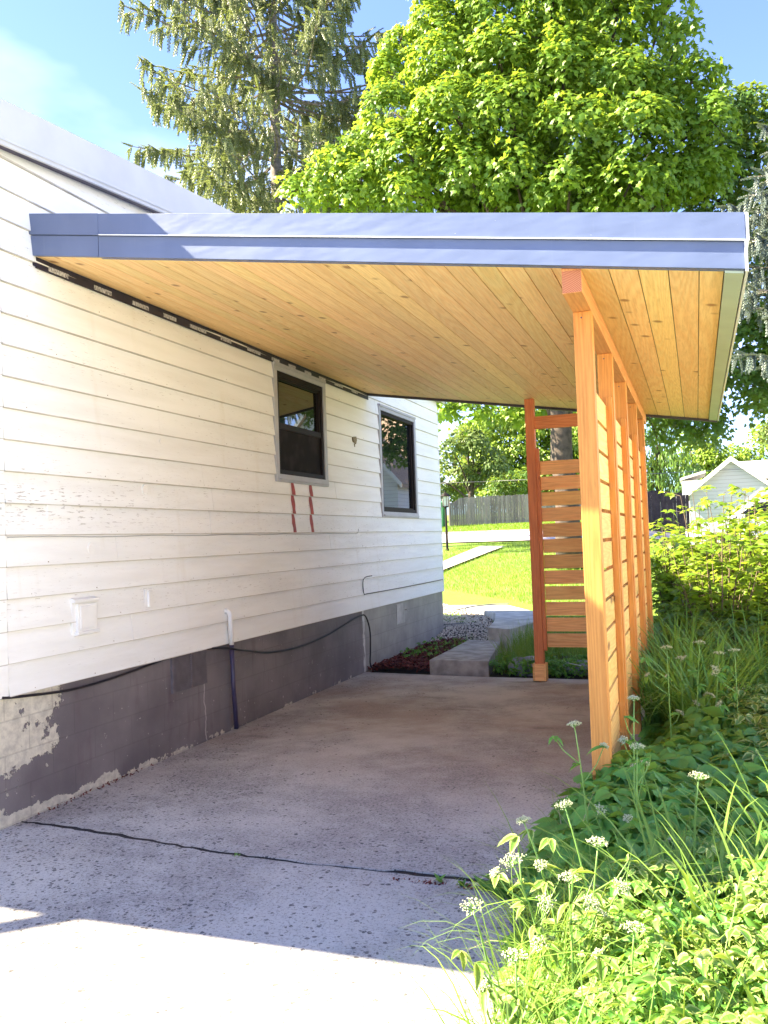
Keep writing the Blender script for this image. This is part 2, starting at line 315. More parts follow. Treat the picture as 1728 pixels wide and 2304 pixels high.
M['lily'] = leaf_mat('daylily_blade', (.09, .24, .045), (.16, .34, .06), .3)
M['lawn'] = leaf_mat('lawn_blade', (.10, .21, .010), (.19, .29, .018), .33)
M['flower'] = leaf_mat('tiny_white_flower', (.62, .62, .45), (.66, .68, .42), .2)
M['yellow'] = leaf_mat('yellow_green_leaf', (.16, .26, .03), (.25, .34, .04), .35)
M['olive'] = leaf_mat('olive_green_leaf', (.07, .13, .03), (.17, .22, .06), .3)
M['far_green'] = leaf_mat('far_green_leaf', (.06, .15, .03), (.16, .26, .04), .35)

def grass_ground():
    g = G('lawn_soil'); n = g.noise(g.x, .6, 5); n2 = g.noise(g.x, 22, 4, .7)
    c = g.mix(g.ramp(n, .35, .65), (.11, .20, .010), (.15, .235, .014)); c = g.mix(g.ramp(n2, .45, .75, 0, .6), c, (.07, .13, .015))
    c = g.mix(g.ramp(g.noise(g.x, .35, 4), .56, .72, 0, .5), c, (.26, .23, .09))
    return g.fin(c, .9, g.bump(n2, .8, .03))
M['lawnsoil'] = grass_ground(); M['soil'] = plain('dark_bed_soil', (.05, .04, .028), .95, .4, 8, bump=.8)

# ---------------------------------------------------------------- terrain
def sst(t): t = np.clip(t, 0, 1); return t*t*(3-2*t)
def T(x, y):
    x = np.asarray(x, float); y = np.asarray(y, float)
    k = 1-.42*sst((x-1.5)/4)
    return .33*sst((y-11.5)/4)+k*(.06*np.clip(y-15, 0, 15)+.048*np.clip(y-30, 0, 60))
ys = np.concatenate([np.linspace(-30, 0, 7), np.linspace(1, 20, 58), np.linspace(21, 95, 75), np.linspace(100, 1600, 20)])
xs = np.concatenate([np.linspace(-900, -32, 12), np.linspace(-30, 30, 121), np.linspace(32, 900, 12)])
XX, YY = np.meshgrid(xs, ys); ZZ = T(XX, YY)-.03; nx = len(xs)
V = np.stack([XX, YY, ZZ], -1).reshape(-1, 3)
I = (np.arange(len(ys)-1)[:, None]*nx+np.arange(nx-1)[None]).ravel(); Q = np.stack([I, I+1, I+nx+1, I+nx], 1)
cent = V[Q].mean(1); bed = (cent[:, 1] < 11.5) & (cent[:, 0] < 7.0)
me = np_mesh('ground', V, Q.ravel(), np.arange(len(Q))*4, np.full(len(Q), 4), smooth=True)
me.polygons.foreach_set('material_index', bed.astype(np.int32))
tag(put('ground', me, [M['lawnsoil'], M['soil']]), kind='structure')
def sheet(name, poly, dz, mat, n=10, kind='structure'):
    """ribbon between two polylines laid over the terrain"""
    a, b = poly; mb = MB(); vs = []
    for t in np.linspace(0, 1, n+1):
        for L in (a, b):
            q = t*(len(L)-1); i = min(int(q), len(L)-2); f = q-i; x = L[i][0]*(1-f)+L[i+1][0]*f; y = L[i][1]*(1-f)+L[i+1][1]*f
            vs.append((x, y, float(T(x, y))+dz))
    mb.add(vs, [(2*i, 2*i+1, 2*i+3, 2*i+2) for i in range(n)]); return tag(mb.put(name, mat), kind=kind)
# ---------------------------------------------------------------- slabs
def slab(name, pts_near, pts_far):
    """concrete slab whose near and far edges are polylines; gently uneven top"""
    n = len(pts_near); mb = MB(); m_ = 24; vs = []
    for j in range(m_+1):
        t = j/m_
        for a, b in zip(pts_near, pts_far):
            x = a[0]*(1-t)+b[0]*t; y = a[1]*(1-t)+b[1]*t; vs.append((x, y, .004*math.sin(x*1.7+y*.9)-.004))
    fs = [(j*n+i, j*n+i+1, (j+1)*n+i+1, (j+1)*n+i) for j in range(m_) for i in range(n-1)]
    mb.add(vs, fs)
    ring = [i for i in range(n)]+[j*n+n-1 for j in range(1, m_+1)]+[m_*n+i for i in range(n-2, -1, -1)]+[j*n for j in range(m_-1, 0, -1)]
    b0 = len(mb.v); mb.v += [(mb.v[i][0], mb.v[i][1], -.12) for i in ring]; k = len(ring)
    for i in range(k): mb.f.append((ring[i], b0+i, b0+(i+1) % k, ring[(i+1) % k])); mb.mi.append(0)
    return tag(mb.put(name, M['slab']), kind='structure')
jx = np.linspace(-.02, 3.42, 60)
jy = 4.085-.155*sst(jx/1.9)-.012*(jx-1.6)+np.array([random.uniform(-.009, .009) for _ in jx])
wid = 1.35*np.array([.010+.008*abs(math.sin(x*3.1))+.016*(x > 2.4)+random.uniform(0, .008) for x in jx])
slab('carport_slab', [(x, y+w_) for x, y, w_ in zip(jx, jy, wid)], [(x, 9.80-.11*x/1.3 if x < 1.3 else 9.69-.06*(x-1.3)) for x in jx])
mb = MB(); vs = []
for x, y, w_ in zip(jx, jy, wid): vs += [(x, y-.004, -.012), (x, y+w_+.001, -.0062)]
mb.add(vs, [(2*i, 2*i+2, 2*i+3, 2*i+1) for i in range(len(jx)-1)]); tag(mb.put('joint_dirt', plain('black_joint_dirt', (.018, .014, .012), .95, .4, 30)), kind='structure')
jx2 = np.concatenate([np.linspace(-7, -.1, 20), jx]); jy2 = np.concatenate([np.full(20, 4.09), jy])
slab('driveway', [(x, -6) for x in jx2], [(x, y) for x, y in zip(jx2, jy2)])

# ---------------------------------------------------------------- house
ZS, EX, YC0, YC1 = .7519, .1911, 3.925, 13.29
def zu(y): return 3.80+.095*(min(y, 8.9)-3.6)-.095*max(0, y-8.9)      # soffit height of the low gable
house = thing('house', (0, 8.6, 0), 'white house with lap siding, peeling dark foundation and two dark windows', 'house')
WINS = [(7.525, 8.775, 2.215, 3.40), (10.49, 12.04, 1.90, 3.39)]
holes = [(7.55, 8.75, 2.24, 3.38), (10.515, 12.015, 1.925, 3.365)]
mb = MB()
def clip_rects(r, hs):
    rs = [r]
    for h in hs:
        o = []
        for (a, b, c, d) in rs:
            if h[0] >= b or h[1] <= a or h[2] >= d or h[3] <= c: o.append((a, b, c, d)); continue
            if h[0] > a: o.append((a, h[0], c, d))
            if h[1] < b: o.append((h[1], b, c, d))
            l, r_ = max(a, h[0]), min(b, h[1])
            if h[2] > c: o.append((l, r_, c, h[2]))
            if h[3] < d: o.append((l, r_, h[3], d))
        rs = o
    return rs
joints = {0: [7.0], 1: [5.2, 8.7], 2: [5.9, 10.0], 3: [5.6, 9.9], 4: [5.05, 8.8], 5: [9.72, 6.3], 6: [6.35, 10.2], 7: [6.2, 9.0], 8: [9.3], 9: [5.6], 11: [7.1], 13: [6.2, 10.4], 15: [5.0]}
nb = 21
for k in range(nb):
    z0 = ZS+k*EX; z1 = z0+EX
    ya, yb = YC0+.085, YC1-.02
    lim = 3.9+(z1-.20-4.01)/.10
    if lim > ya: ya = lim; yb = min(yb, 7.4+(7.4-lim))
    if ya >= yb-.2: break
    cuts = [ya]+sorted(j for j in joints.get(k, []) if ya < j < yb)+[yb]
    for a, b in zip(cuts[:-1], cuts[1:]):
        ox = random.uniform(-.0012, .0012); n = max(1, int((b-a)/.4))
        for (p, q, c, d) in clip_rects((a+.0012, b-.0012, z0, z1+.012), holes):
            m_ = max(1, int((q-p)/.35)); L = np.linspace(p, q, m_+1); vs = []
            for y in L:
                wob = .0016*math.sin(y*2.3+k*1.7)+ox
                xb = .024-(c-z0)/EX*.021+wob; xt = .024-(d-z0)/EX*.021+wob
                zj = .0015*math.sin(y*3.1+k)
                vs += [(xb, y, c+zj), (xt, y, d), (xb-.022, y, c+zj+.002), (xt-.022, y, d)]
            fs = []
            for i in range(m_): o = 4*i; fs += [(o, o+4, o+5, o+1), (o+2, o+6, o+4, o)]
            o = 4*m_; fs += [(0, 1, 3, 2), (o, o+2, o+3, o+1)]
            mb.add(vs, fs)
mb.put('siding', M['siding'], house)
mb = MB(); mb.box(-.30, -.10, YC0, YC1, .74, 3.78); mb.box(-9, -.31, YC0, YC1, .02, 3.77); mb.box(-.09, -.02, YC0+.05, YC1-.05, .755, 1.88)
mb.put('wall_core', M['whitepaint'], house)
mb = MB(); mb.box(-9.0, -.012, YC0+.01, YC1-.012, -.15, .752); mb.put('foundation', M['found'], house)
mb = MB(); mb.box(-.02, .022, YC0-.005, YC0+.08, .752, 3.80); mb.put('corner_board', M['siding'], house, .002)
mb = MB(); mb.box(-.05, .012, YC1-.02, YC1+.008, .752, 3.60); mb.put('corner_board', M['whitepaint'], house, .002)
# roof: low white gable with overhanging edge
mb = MB(); y0, yr, y1 = 1.95, 7.4, 13.31
zf = lambda y: 4.01+.10*(min(y, yr)-3.9)-.10*max(0, y-yr)
P = [(y0, zf(y0)+.035), (yr, zf(yr)+.035), (y1, zf(y1)+.035), (y1, zf(y1)+.25), (yr, zf(yr)+.25), (y0, zf(y0)+.25)]
mb.prism([(.12, y, z) for y, z in P], -9.6, (1, 0, 0)); rf = mb.put('roof', M['roofwhite'], house, .004)
mb = MB()
for a, b in ((y0, yr), (yr, y1)):
    mb.add([(.121, a, zf(a)-.012), (.140, a, zf(a)-.012), (.140, b, zf(b)-.012), (.121, b, zf(b)-.012), (.121, a, zf(a)+.262), (.140, a, zf(a)+.262), (.140, b, zf(b)+.262), (.121, b, zf(b)+.262)],
           [(0,3,2,1),(4,5,6,7),(0,1,5,4),(1,2,6,5),(2,3,7,6),(3,0,4,7)])
    mb.add([(.140, a, zf(a)+.015), (.147, a, zf(a)+.012), (.147, b, zf(b)+.012), (.140, b, zf(b)+.015), (.140, a, zf(a)+.03), (.147, a, zf(a)+.025), (.147, b, zf(b)+.025), (.140, b, zf(b)+.03)],
           [(0,3,2,1),(4,5,6,7),(0,1,5,4),(1,2,6,5),(2,3,7,6),(3,0,4,7)])
mb.put('rake_board', M['roofwhite'], rf)
mb = MB()
for a, b in ((y0, yr), (yr, y1)):
    mb.add([(.02, a, zf(a)+.018), (.119, a, zf(a)+.018), (.119, b, zf(b)+.018), (.02, b, zf(b)+.018)], [(0,3,2,1)])
mb.put('soffit', M['pipe_dark'], rf)
mb = MB(); mb.tube([(-2.95, 2.0, 4.0), (-4.6, .55, 3.97)], .065, 6); mb.put('shadow_pole', M['whitepaint'], house)  # unseen pole added only to cast a shadow band on the drive
# windows
def window(y0, y1, z0, z1, double):
    w_ = thing('window', (0, (y0+y1)/2, z0), None, None); w_.parent = house; w_.matrix_parent_inverse = Matrix.Translation(house.location).inverted()
    mb = MB(); t = .075
    mb.box(-.03, .030, y0, y1, z1-t, z1); mb.box(-.03, .030, y0, y0+t*.9, z0+t, z1-t-.0005); mb.box(-.03, .030, y1-t*.9, y1, z0+t, z1-t-.0005); mb.box(-.03, .034, y0, y1, z0, z0+t)
    mb.box(.031, .044, y0+.01, y1-.01, z1-.028, z1-.001); mb.box(.035, .050, y0+.05, y1-.03, z0+.018, z0+.036)
    put_w(mb.mesh('trim', .002), 'trim', M['trim_grey'], w_)
    a, b, c, d = y0+t*.9, y1-t*.9, z0+t, z1-t; fr = .048
    mb = MB(); mb.box(-.06, .018, a, b, d-fr, d); mb.box(-.06, .018, a, b, c, c+fr); mb.box(-.06, .018, a, a+fr, c+fr, d-fr); mb.box(-.06, .018, b-fr, b, c+fr, d-fr)
    a, b, c, d = a+fr, b-fr, c+fr, d-fr
    if double:
        zm = c+(d-c)*.47; mb.box(-.05, .010, a, b, zm-.03, zm+.03)
        mb.box(-.04, .004, a, a+.03, zm+.03, d); mb.box(-.04, .004, b-.03, b, zm+.03, d); mb.box(-.04, .004, a+.03, b-.03, d-.03, d)
        put_w(mb.mesh('frame', .002), 'frame', M['frame_dark'], w_)
        mb = MB(); mb.box(-.034, -.028, a+.03, b-.03, zm+.03, d-.03); put_w(mb.mesh('glass'), 'glass', M['glass'], w_)
        mb = MB(); mb.box(-.012, -.006, a, b, c, zm-.03); put_w(mb.mesh('insect_screen'), 'insect_screen', M['screen'], w_)
    else:
        mb.box(-.05, -.004, b-.035, b, c, d); mb.box(-.05, -.004, a, b-.035, c, c+.02)
        put_w(mb.mesh('frame', .002), 'frame', M['frame_dark'], w_)
        mb = MB(); mb.box(-.034, -.028, a, b-.035, c+.02, d); put_w(mb.mesh('glass'), 'glass', M['glass'], w_)
def put_w(me, name, mat, w_):
    o = put(name, me, mat); o.parent = w_; o.matrix_parent_inverse = Matrix.Translation(w_.location).inverted(); return o
window(*WINS[0], True); window(*WINS[1], False)
for w_, l in zip([c for c in house.children if c.name.startswith('window')], ('sash window with lower insect screen', 'single pane window reflecting trees')): w_['label'] = l
mb = MB()
for k in range(0, 14):
    for y in np.arange(4.2+.13*(k % 3), 13.0, .61):
        if any(h[0]-.1 < y < h[1]+.1 and h[2]-.1 < ZS+k*EX < h[3]+.1 for h in holes) or random.random() < .35: continue
        yy = y+random.uniform(-.05, .05); zz = ZS+k*EX+.022; mb.tube([(.014, yy, zz), (.0235, yy, zz)], random.uniform(.0022, .004), 6)
nails = mb.put('nail_heads', plain('rusty_nail_heads', (.30, .24, .19), .7, .3, 3), house); nails['kind'] = 'stuff'
# foundation vent, drain pipe, dryer outlet, cover plates
mb = MB(); mb.box(-.03, .006, 5.70, 6.20, .47, .76)
vt = mb.put('vent_grille', M['vent'], house, .002); mb = MB()
for i in range(17):
    z = .485+i*.0158
    for a, b in ((5.72, 5.945), (5.955, 6.18)): mb.add([(.007, a, z), (.016, a, z-.008), (.016, b, z-.008), (.007, b, z), (.007, a, z+.004), (.007, b, z+.004)], [(0,1,2,3), (1,4,5,2), (0,4,1), (3,2,5)])
mb.box(.006, .018, 5.945, 5.955, .475, .755); mb.put('louvre', M['vent'], vt)
mb = MB(); mb.tube([(0.0, 6.50, 1.035), (.035, 6.50, 1.04), (.052, 6.505, 1.02), (.055, 6.51, .98), (.055, 6.52, .745)], .021, 12); dp = mb.put('drain_pipe', M['white'], house, smooth=True)
mb = MB(); mb.tube([(.055, 6.52, .744), (.055, 6.53, .40), (.055, 6.56, .02)], .0205, 12); mb.put('lower_pipe', M['pipe_dark'], dp, smooth=True)
mb = MB(); mb.box(.006, .022, 4.565, 4.80, 1.055, 1.275); mb.box(.022, .040, 4.60, 4.79, 1.07, 1.25); mb.box(.040, .046, 4.62, 4.77, 1.085, 1.235)
mb.prism([(.010, 4.56, 1.262), (.050, 4.56, 1.262), (.050, 4.56, 1.282), (.010, 4.56, 1.292)], .245, (0, 1, 0)); mb.prism([(.010, 4.585, 1.04), (.052, 4.585, 1.05), (.052, 4.585, 1.07), (.010, 4.585, 1.07)], .22, (0, 1, 0))
mb.put('outlet_cover', M['white'], house, .003)
mb = MB(); mb.box(.010, .018, 5.36, 5.45, 1.155, 1.30); mb.box(.018, .034, 5.385, 5.43, 1.165, 1.29); mb.put('switch_cover', M['white'], house, .004)
mb = MB(); mb.box(.006, .018, 4.365, 4.585, 1.815, 1.90); mb.prism([(.006, 4.475+.085*math.cos(a), 1.90+.075*math.sin(a)) for a in np.linspace(0, math.pi, 14)], .012, (1, 0, 0)); mb.put('patch_plate', M['siding'], house, .0015)
for (y, z, r_) in ((4.78, 1.61, .036), (5.40, 2.04, .034), (5.62, 2.42, .02)):
    mb = MB(); mb.prism([(.002, y+r_*math.cos(a), z+r_*1.15*math.sin(a)) for a in np.linspace(0, 2*math.pi, 20)[:-1]], .014, (1, 0, 0)); mb.put('plug_cover', M['siding'], house, .001)
for y in (7.895, 8.325):
    mb = MB()
    for k in range(5, 8):
        z0 = ZS+k*EX+.004; z1 = min(z0+EX-.006, 2.214); ww = [(random.uniform(-.006, .006), random.uniform(-.006, .006)) for _ in range(5)]
        if z1-z0 < .03: continue
        vs = []; 
        for i in range(5):
            t = i/4; x = .0272-.0215*(z0+(z1-z0)*t-ZS-k*EX)/EX; e = .028+.012*math.sin(t*3.1) + (.012 if i == 0 else 0)
            vs += [(x, y-e+ww[i][0], z0+(z1-z0)*t), (x, y+e+ww[i][1], z0+(z1-z0)*t)]
        mb.add(vs, [(2*i, 2*i+1, 2*i+3, 2*i+2) for i in range(4)])
    mb.put('red_paint_strip', M['red'], house)
mb = MB(); mb.prism([(.006, 9.58, 2.80), (.006, 9.66, 2.78), (.006, 9.69, 2.83), (.006, 9.67, 2.87), (.006, 9.57, 2.86)], .02, (1, 0, 0)); mb.prism([(.006, 9.62, 2.74), (.006, 9.64, 2.74), (.006, 9.645, 2.78), (.006, 9.615, 2.78)], .012, (1, 0, 0)); mb.put('putty_patch', plain('old_putty', (.20, .17, .11), .8, .3, 40), house)
mb = MB(); mb.box(-.012, -.004, 11.02, 11.36, .45, .72); mb.tube([(0, 11.33, .62), (.03, 11.34, .63), (.03, 11.42, .60)], .006, 6); mb.put('access_hatch', M['concrete'], house, .002)
# cables
def cable(name, pts, r, mat, label, cat, n=10, group=None):
    P = [Vector(p) for p in pts]; o = []
    for i in range(len(P)-1):
        a, b, c, d = P[max(i-1, 0)], P[i], P[i+1], P[min(i+2, len(P)-1)]
        for k in range(n):
            t = k/n; o.append(.5*((2*b)+(c-a)*t+(2*a-5*b+4*c-d)*t*t+(3*b-a-3*c+d)*t**3))
    o.append(P[-1]); mb = MB(); mb.tube(o, r, 8); return tag(mb.put(name, mat, None, smooth=True), label, cat, group)
cable('cable', [(.02, 3.95, .76), (.012, 4.15, .735), (.008, 4.6, .70), (.008, 5.1, .715), (.008, 5.6, .752), (.01, 5.68, .76)], .0085, M['black'], 'black cable running under the siding to the left of the foundation vent', 'cable')
cable('cable', [(.01, 6.21, .752), (.05, 6.4, .735), (.088, 6.56, .70), (.04, 6.9, .64), (.012, 7.3, .575), (.010, 7.9, .545), (.010, 8.6, .575), (.012, 9.2, .65), (.02, 9.6, .70), (.04, 9.74, .68), (.05, 9.84, .50), (.04, 9.86, .25), (.04, 9.85, .07), (.08, 9.95, .02)], .0095, M['black'], 'long black cable drooping from the vent past the drain pipe to the mulch', 'cable')
zc = ZS+5*EX
cable('cable', [(.022, 4.02, zc-.012)]+[(.021+.004*(i % 2), 4.4+i*.55, zc-.010-.006*(i % 2)) for i in range(10)]+[(.022, 9.6, zc-.012), (.024, 9.64, zc+.04)], .0028, M['trim_grey'], 'thin grey cable stapled along a siding edge below the red paint strips', 'cable')
cable('cable', [(.02, 10.05, 1.16), (.022, 9.76, 1.135), (.022, 9.755, .96), (.022, 9.9, .948), (.022, 11.0, .94), (.022, 12.2, .937), (.022, 13.2, .94)], .006, M['black'], 'thin dark cable pinned low on the siding beyond the drain pipe', 'cable')
# the pole added off the near eave, out of view, shadows the drive

# ---------------------------------------------------------------- carport
Z0, SL, YF, YR, WD, HF = 3.4701, .1631, 4.2948, 10.1144, 4.127, .262
PX, BW, ZB = 3.2847, .098, 2.8017
def zc_(x): return Z0-SL*x
carport = thing('carport', (2.0, 7.2, 0), 'cedar ceilinged lean-to carport with slate blue metal edge and slatted screens', 'carport')
def sbox(mb, x0, x1, y0, y1, lo, hi, mi=0):   # box whose bottom and top follow the roof slope
    z = lambda x, o: zc_(x)+o
    mb.add([(x0,y0,z(x0,lo)),(x1,y0,z(x1,lo)),(x1,y1,z(x1,lo)),(x0,y1,z(x0,lo)),(x0,y0,z(x0,hi)),(x1,y0,z(x1,hi)),(x1,y1,z(x1,hi)),(x0,y1,z(x0,hi))],
           [(0,3,2,1),(4,5,6,7),(0,1,5,4),(1,2,6,5),(2,3,7,6),(3,0,4,7)], mi)
mb = MB(); x = .02; bwid = .1397
while x < WD-.10:
    x1 = min(x+bwid, WD-.085); sbox(mb, x+.0022, x1-.0022, YF+.012, YR-.01, .0, .014)
    x = x1
    if x >= WD-.086: break
me = mb.mesh('ceiling_boards', .0022); put('ceiling_boards', me, M['wood_ceil'], carport)
mb = MB(); sbox(mb, .018, WD-.01, YF+.02, YR-.02, .0155, .235); mb.put('roof_deck', M['gutterrear'], carport)
mb = MB(); sbox(mb, .018, WD+.01, YF+.015, YR+.01, .2365, .258); mb.put('roof_sheet', M['fascia'], carport, .002)
mb = MB(); sbox(mb, .52, WD+.004, YF-.012, YF+.010, .0, .128); sbox(mb, .52, WD+.004, YF+.0105, YF+.03, -.003, -.0003); f1 = mb.put('lower_fascia', M['fascia'], carport, .0015)
mb = MB(); sbox(mb, .52, WD+.012, YF-.024, YF+.010, .129, HF); mb.put('upper_fascia', M['fascia'], carport, .0015)
mb = MB(); sbox(mb, .0, .518, YF-.015, YF+.010, .0, .128); sbox(mb, .0, .53, YF-.028, YF+.010, .1305, HF+.001); mb.put('end_flashing', M['fascia'], carport, .0015)
mb = MB(); sbox(mb, .535, WD+.013, YF-.031, YF-.0245, .128, .1335); mb.put('drip_edge', M['fascia_lip'], carport)
mb = MB(); sbox(mb, WD-.083, WD-.002, YF+.012, YR-.004, -.014, -.001); mb.put('edge_trim', M['edge_green'], carport)
mb = MB(); sbox(mb, WD+.005, WD+.017, YF-.02, YR, -.012, .13); sbox(mb, WD+.014, WD+.027, YF-.022, YR, .131, .262); mb.put('side_fascia', M['fascia_lip'], carport)
mb = MB(); sbox(mb, .018, WD+.004, YR-.009, YR+.018, -.03, .12); mb.put('rear_fascia', M['gutterrear'], carport)
mb = MB(); mb.prism([(.017, YF+.01, Z0-.005), (.017, YR+.02, Z0-.005), (.017, YR+.02, Z0-.085), (.017, YF+.01, Z0-.075)], .007, (1, 0, 0)); mb.box(.0, .0165, YF+.0, YF+.03, 3.41, 3.73)
lm = mb.put('wall_membrane', M['membrane'], carport)
g = G('membrane_print'); st = g.ramp(g.noise(g.map((1, 130, 35)), 1.0, 2), .50, .56); M['print'] = g.fin(g.mix(g.math('MULTIPLY', st, .8), (.55, .55, .58), (.05, .05, .08)), .5)
y = YF+.12
while y < YR-.3:
    mb = MB(); L = random.uniform(.16, .26); mb.add([(.0252, y, Z0-.066), (.0252, y+L, Z0-.066), (.0252, y+L, Z0-.034), (.0252, y, Z0-.034)], [(0,1,2,3)])
    if False: mb.add([(.0252, y+L+.06, Z0-.06), (.0252, y+L+.09, Z0-.06), (.0252, y+L+.085, Z0-.042), (.0252, y+L+.065, Z0-.042)], [(0,1,2,3)])
    y += L+random.uniform(.17, .3); mb.put('printed_mark', M['print'], lm)
# beam and five posts
mb = MB(); mb.add([(PX, YF+.035, ZB), (PX+BW, YF+.035, ZB), (PX+BW, YR-.02, ZB), (PX, YR-.02, ZB), (PX, YF+.035, zc_(PX)-.002), (PX+BW, YF+.035, zc_(PX+BW)-.002), (PX+BW, YR-.02, zc_(PX+BW)-.002), (PX, YR-.02, zc_(PX)-.002)],
       [(0,3,2,1),(4,5,6,7),(0,1,5,4),(1,2,6,5),(2,3,7,6),(3,0,4,7)])
bmn = mb.put('beam', M['wood_beam'], carport, .003)
g = G('end_grain'); s = g.sep(); dd = g.math('SQRT', g.math('ADD', g.math('POWER', g.math('SUBTRACT', s[0], PX-.06), 2.), g.math('POWER', g.math('SUBTRACT', s[2], 2.70), 2.)))
rr = g.math('FRACT', g.math('ADD', g.math('MULTIPLY', dd, 125.), g.math('MULTIPLY', g.noise(g.x, 9, 2), 1.3))); M['endgrain'] = g.fin(g.mix(g.ramp(rr, .3, .9), (.42, .11, .04), (.62, .27, .12)), .7)
mb = MB(); mb.add([(PX+.002, YF+.0345, ZB+.002), (PX+BW-.002, YF+.0345, ZB+.002), (PX+BW-.002, YF+.0345, zc_(PX)-.02), (PX+.002, YF+.0345, zc_(PX)-.02)], [(0,1,2,3)]); mb.put('end_grain', M['endgrain'], bmn)
posts_y = [4.7125, 5.905, 7.10, 8.34, 9.57]
def fpost(y, z1, mat, z0=-.05, x0=PX, w_=BW):
    mb = MB(); mb.box(x0, x0+w_, y, y+.098, z0, z1); return mb.put('post', mat, carport, .004)
for y in posts_y:
    po = fpost(y, ZB-.001, M['wood_post'])
    mb = MB(); mb.tube([(PX+.045, y-.002, ZB-.035), (PX+.045, y+.001, ZB-.035)], .0045, 8); mb.put('screw', M['pipe_dark'], po)
for i in range(4):
    ya, yb = posts_y[i]+.0985, posts_y[i+1]-.0005; mb = MB(); z = .12; k = 0
    while z < 2.40:
        h = .158; x0 = PX+.028; mb.box(x0, x0+.020, ya, yb, z, z+h); z += h+.0225; k += 1
    mb.put('side_slats', M['wood_y'], carport, .0015)
    mb = MB(); mb.box(PX+.0495, PX+.088, yb-.036, yb-.0008, .10, 2.50); mb.put('batten', M['wood_post'], carport, .002)
# rear screen
YP = 9.425
mb = MB(); mb.box(2.135, 2.233, YP, YP+.098, .0, zc_(2.135)-.018); mb.put('rear_post', M['wood_post_red'], carport, .004)
mb = MB(); mb.box(2.112, 2.134, YP-.022, YP+.12, .004, .19); mb.box(2.234, 2.256, YP-.022, YP+.12, .004, .19); mb.box(2.1345, 2.2335, YP-.022, YP-.001, .004, .19); mb.box(2.1345, 2.2335, YP+.099, YP+.12, .004, .19); mb.put('post_base', M['wood_x'], carport, .002)
mb = MB(); mb.box(2.2335, PX-.001, YP+.03, YP+.068, 2.765, 2.905); mb.put('top_rail', M['wood_rail'], carport, .003)
mb = MB(); mb.box(2.2335, 2.272, YP+.012, YP+.049, .33, 2.55); mb.put('batten', M['wood_post_red'], carport, .002)
mb = MB()
for i in range(12):
    z = .365+i*.1722; mb.box(2.2725 if i % 3 else 2.2735, PX-.001, YP+.049, YP+.069, z, z+.149)
mb.put('rear_slats', M['wood_x'], carport, .002)

# ---------------------------------------------------------------- steps, walk, bed
def block(name, poly, z0, z1, mat, label, cat, sub=True):
    mb = MB(); mb.prism([(x, y, z0) for x, y in poly], z1-z0); o = mb.put(name, mat, None, .012); return tag(o, label, cat) if cat else tag(o, kind='structure')
block('concrete_step', [(.80, 9.83), (1.53, 9.79), (1.26, 11.70), (.78, 11.80)], -.05, .155, M['concrete_dark'], 'low weathered concrete step at the far edge of the carport slab', 'step')
cv = [(.86, 11.85), (1.35, 11.58)]
o = block('walkway', [(1.06, 11.78), (1.42, 11.55), (1.62, 12.6), (1.30, 14.2), (.35, 15.95), (-1.3, 17.7), (-2.6, 18.6), (-3.1, 18.0), (-1.9, 16.7), (-.55, 15.55), (-.02, 14.78), (.35, 14.45), (.68, 13.95), (.84, 13.25), (.98, 12.5)], -.05, .335, M['concrete'], None, None)
# gravel and mulch
def scatter_poly(poly, n):
    P = np.array(poly); lo, hi = P.min(0), P.max(0); o = []
    while len(o) < n:
        q = rng.uniform(lo, hi, (n, 2)); ins = np.zeros(n, bool); j = len(P)-1
        for i in range(len(P)):
            c = ((P[i, 1] > q[:, 1]) != (P[j, 1] > q[:, 1])) & (q[:, 0] < (P[j, 0]-P[i, 0])*(q[:, 1]-P[i, 1])/(P[j, 1]-P[i, 1]+1e-12)+P[i, 0]); ins ^= c; j = i
        o += list(q[ins])
    return np.array(o[:n])
def randrot(n): 
    t = rng.normal(size=(n, 3)); u = rng.normal(size=(n, 3)); return frames(t, u)
octv = [(1,0,0),(-1,0,0),(0,1,0),(0,-1,0),(0,0,.7),(0,0,-.7)]; octf = [(0,2,4),(2,1,4),(1,3,4),(3,0,4),(2,0,5),(1,2,5),(3,1,5),(0,3,5)]
def bedz(x, y): return T(x, y)-.012
gp = [(.0, 12.3), (.85, 11.9), (1.0, 12.5), (.80, 13.4), (.55, 14.2), (-.05, 14.8), (-.9, 15.9), (-1.8, 16.4), (-1.6, 14), (0, 13.4)]
mb = MB(); mb.add([(x, y, float(bedz(x, y))+.0) for x, y in gp], [tuple(range(len(gp)))]); tag(mb.put('gravel_bed', M['soil']), kind='structure')
q = scatter_poly(gp, 5200); me = stamp('gravel', octv, octf, np.c_[q, bedz(q[:, 0], q[:, 1])+.012], randrot(len(q)), rng.uniform(.009, .02, len(q)))
tag(put('gravel', me, M['gravel']), 'pale gravel strip between the house corner and the curved walk', 'gravel', kind='stuff')
mp_ = [(-.01, 9.83), (.80, 9.86), (.78, 11.9), (.85, 12.2), (.3, 12.7), (-.01, 12.8)]
q = scatter_poly(mp_, 5200); tv = [(-.25, -1, 0), (.25, -.9, .1), (.2, 1, 0), (-.2, .85, .12)]
me = stamp('mulch', tv, [(0, 1, 2, 3)], np.c_[q, .01+rng.uniform(0, .045, len(q))+.03*np.sin(q[:, 0]*4)**2], frames(np.c_[rng.normal(size=(len(q), 2)), rng.normal(0, .25, len(q))], np.c_[rng.normal(0, .4, (len(q), 2)), np.ones(len(q))]), rng.uniform(.015, .045, len(q)))
tag(put('mulch', me, M['mulch']), 'red bark mulch bed against the grey foundation', 'mulch', kind='stuff')
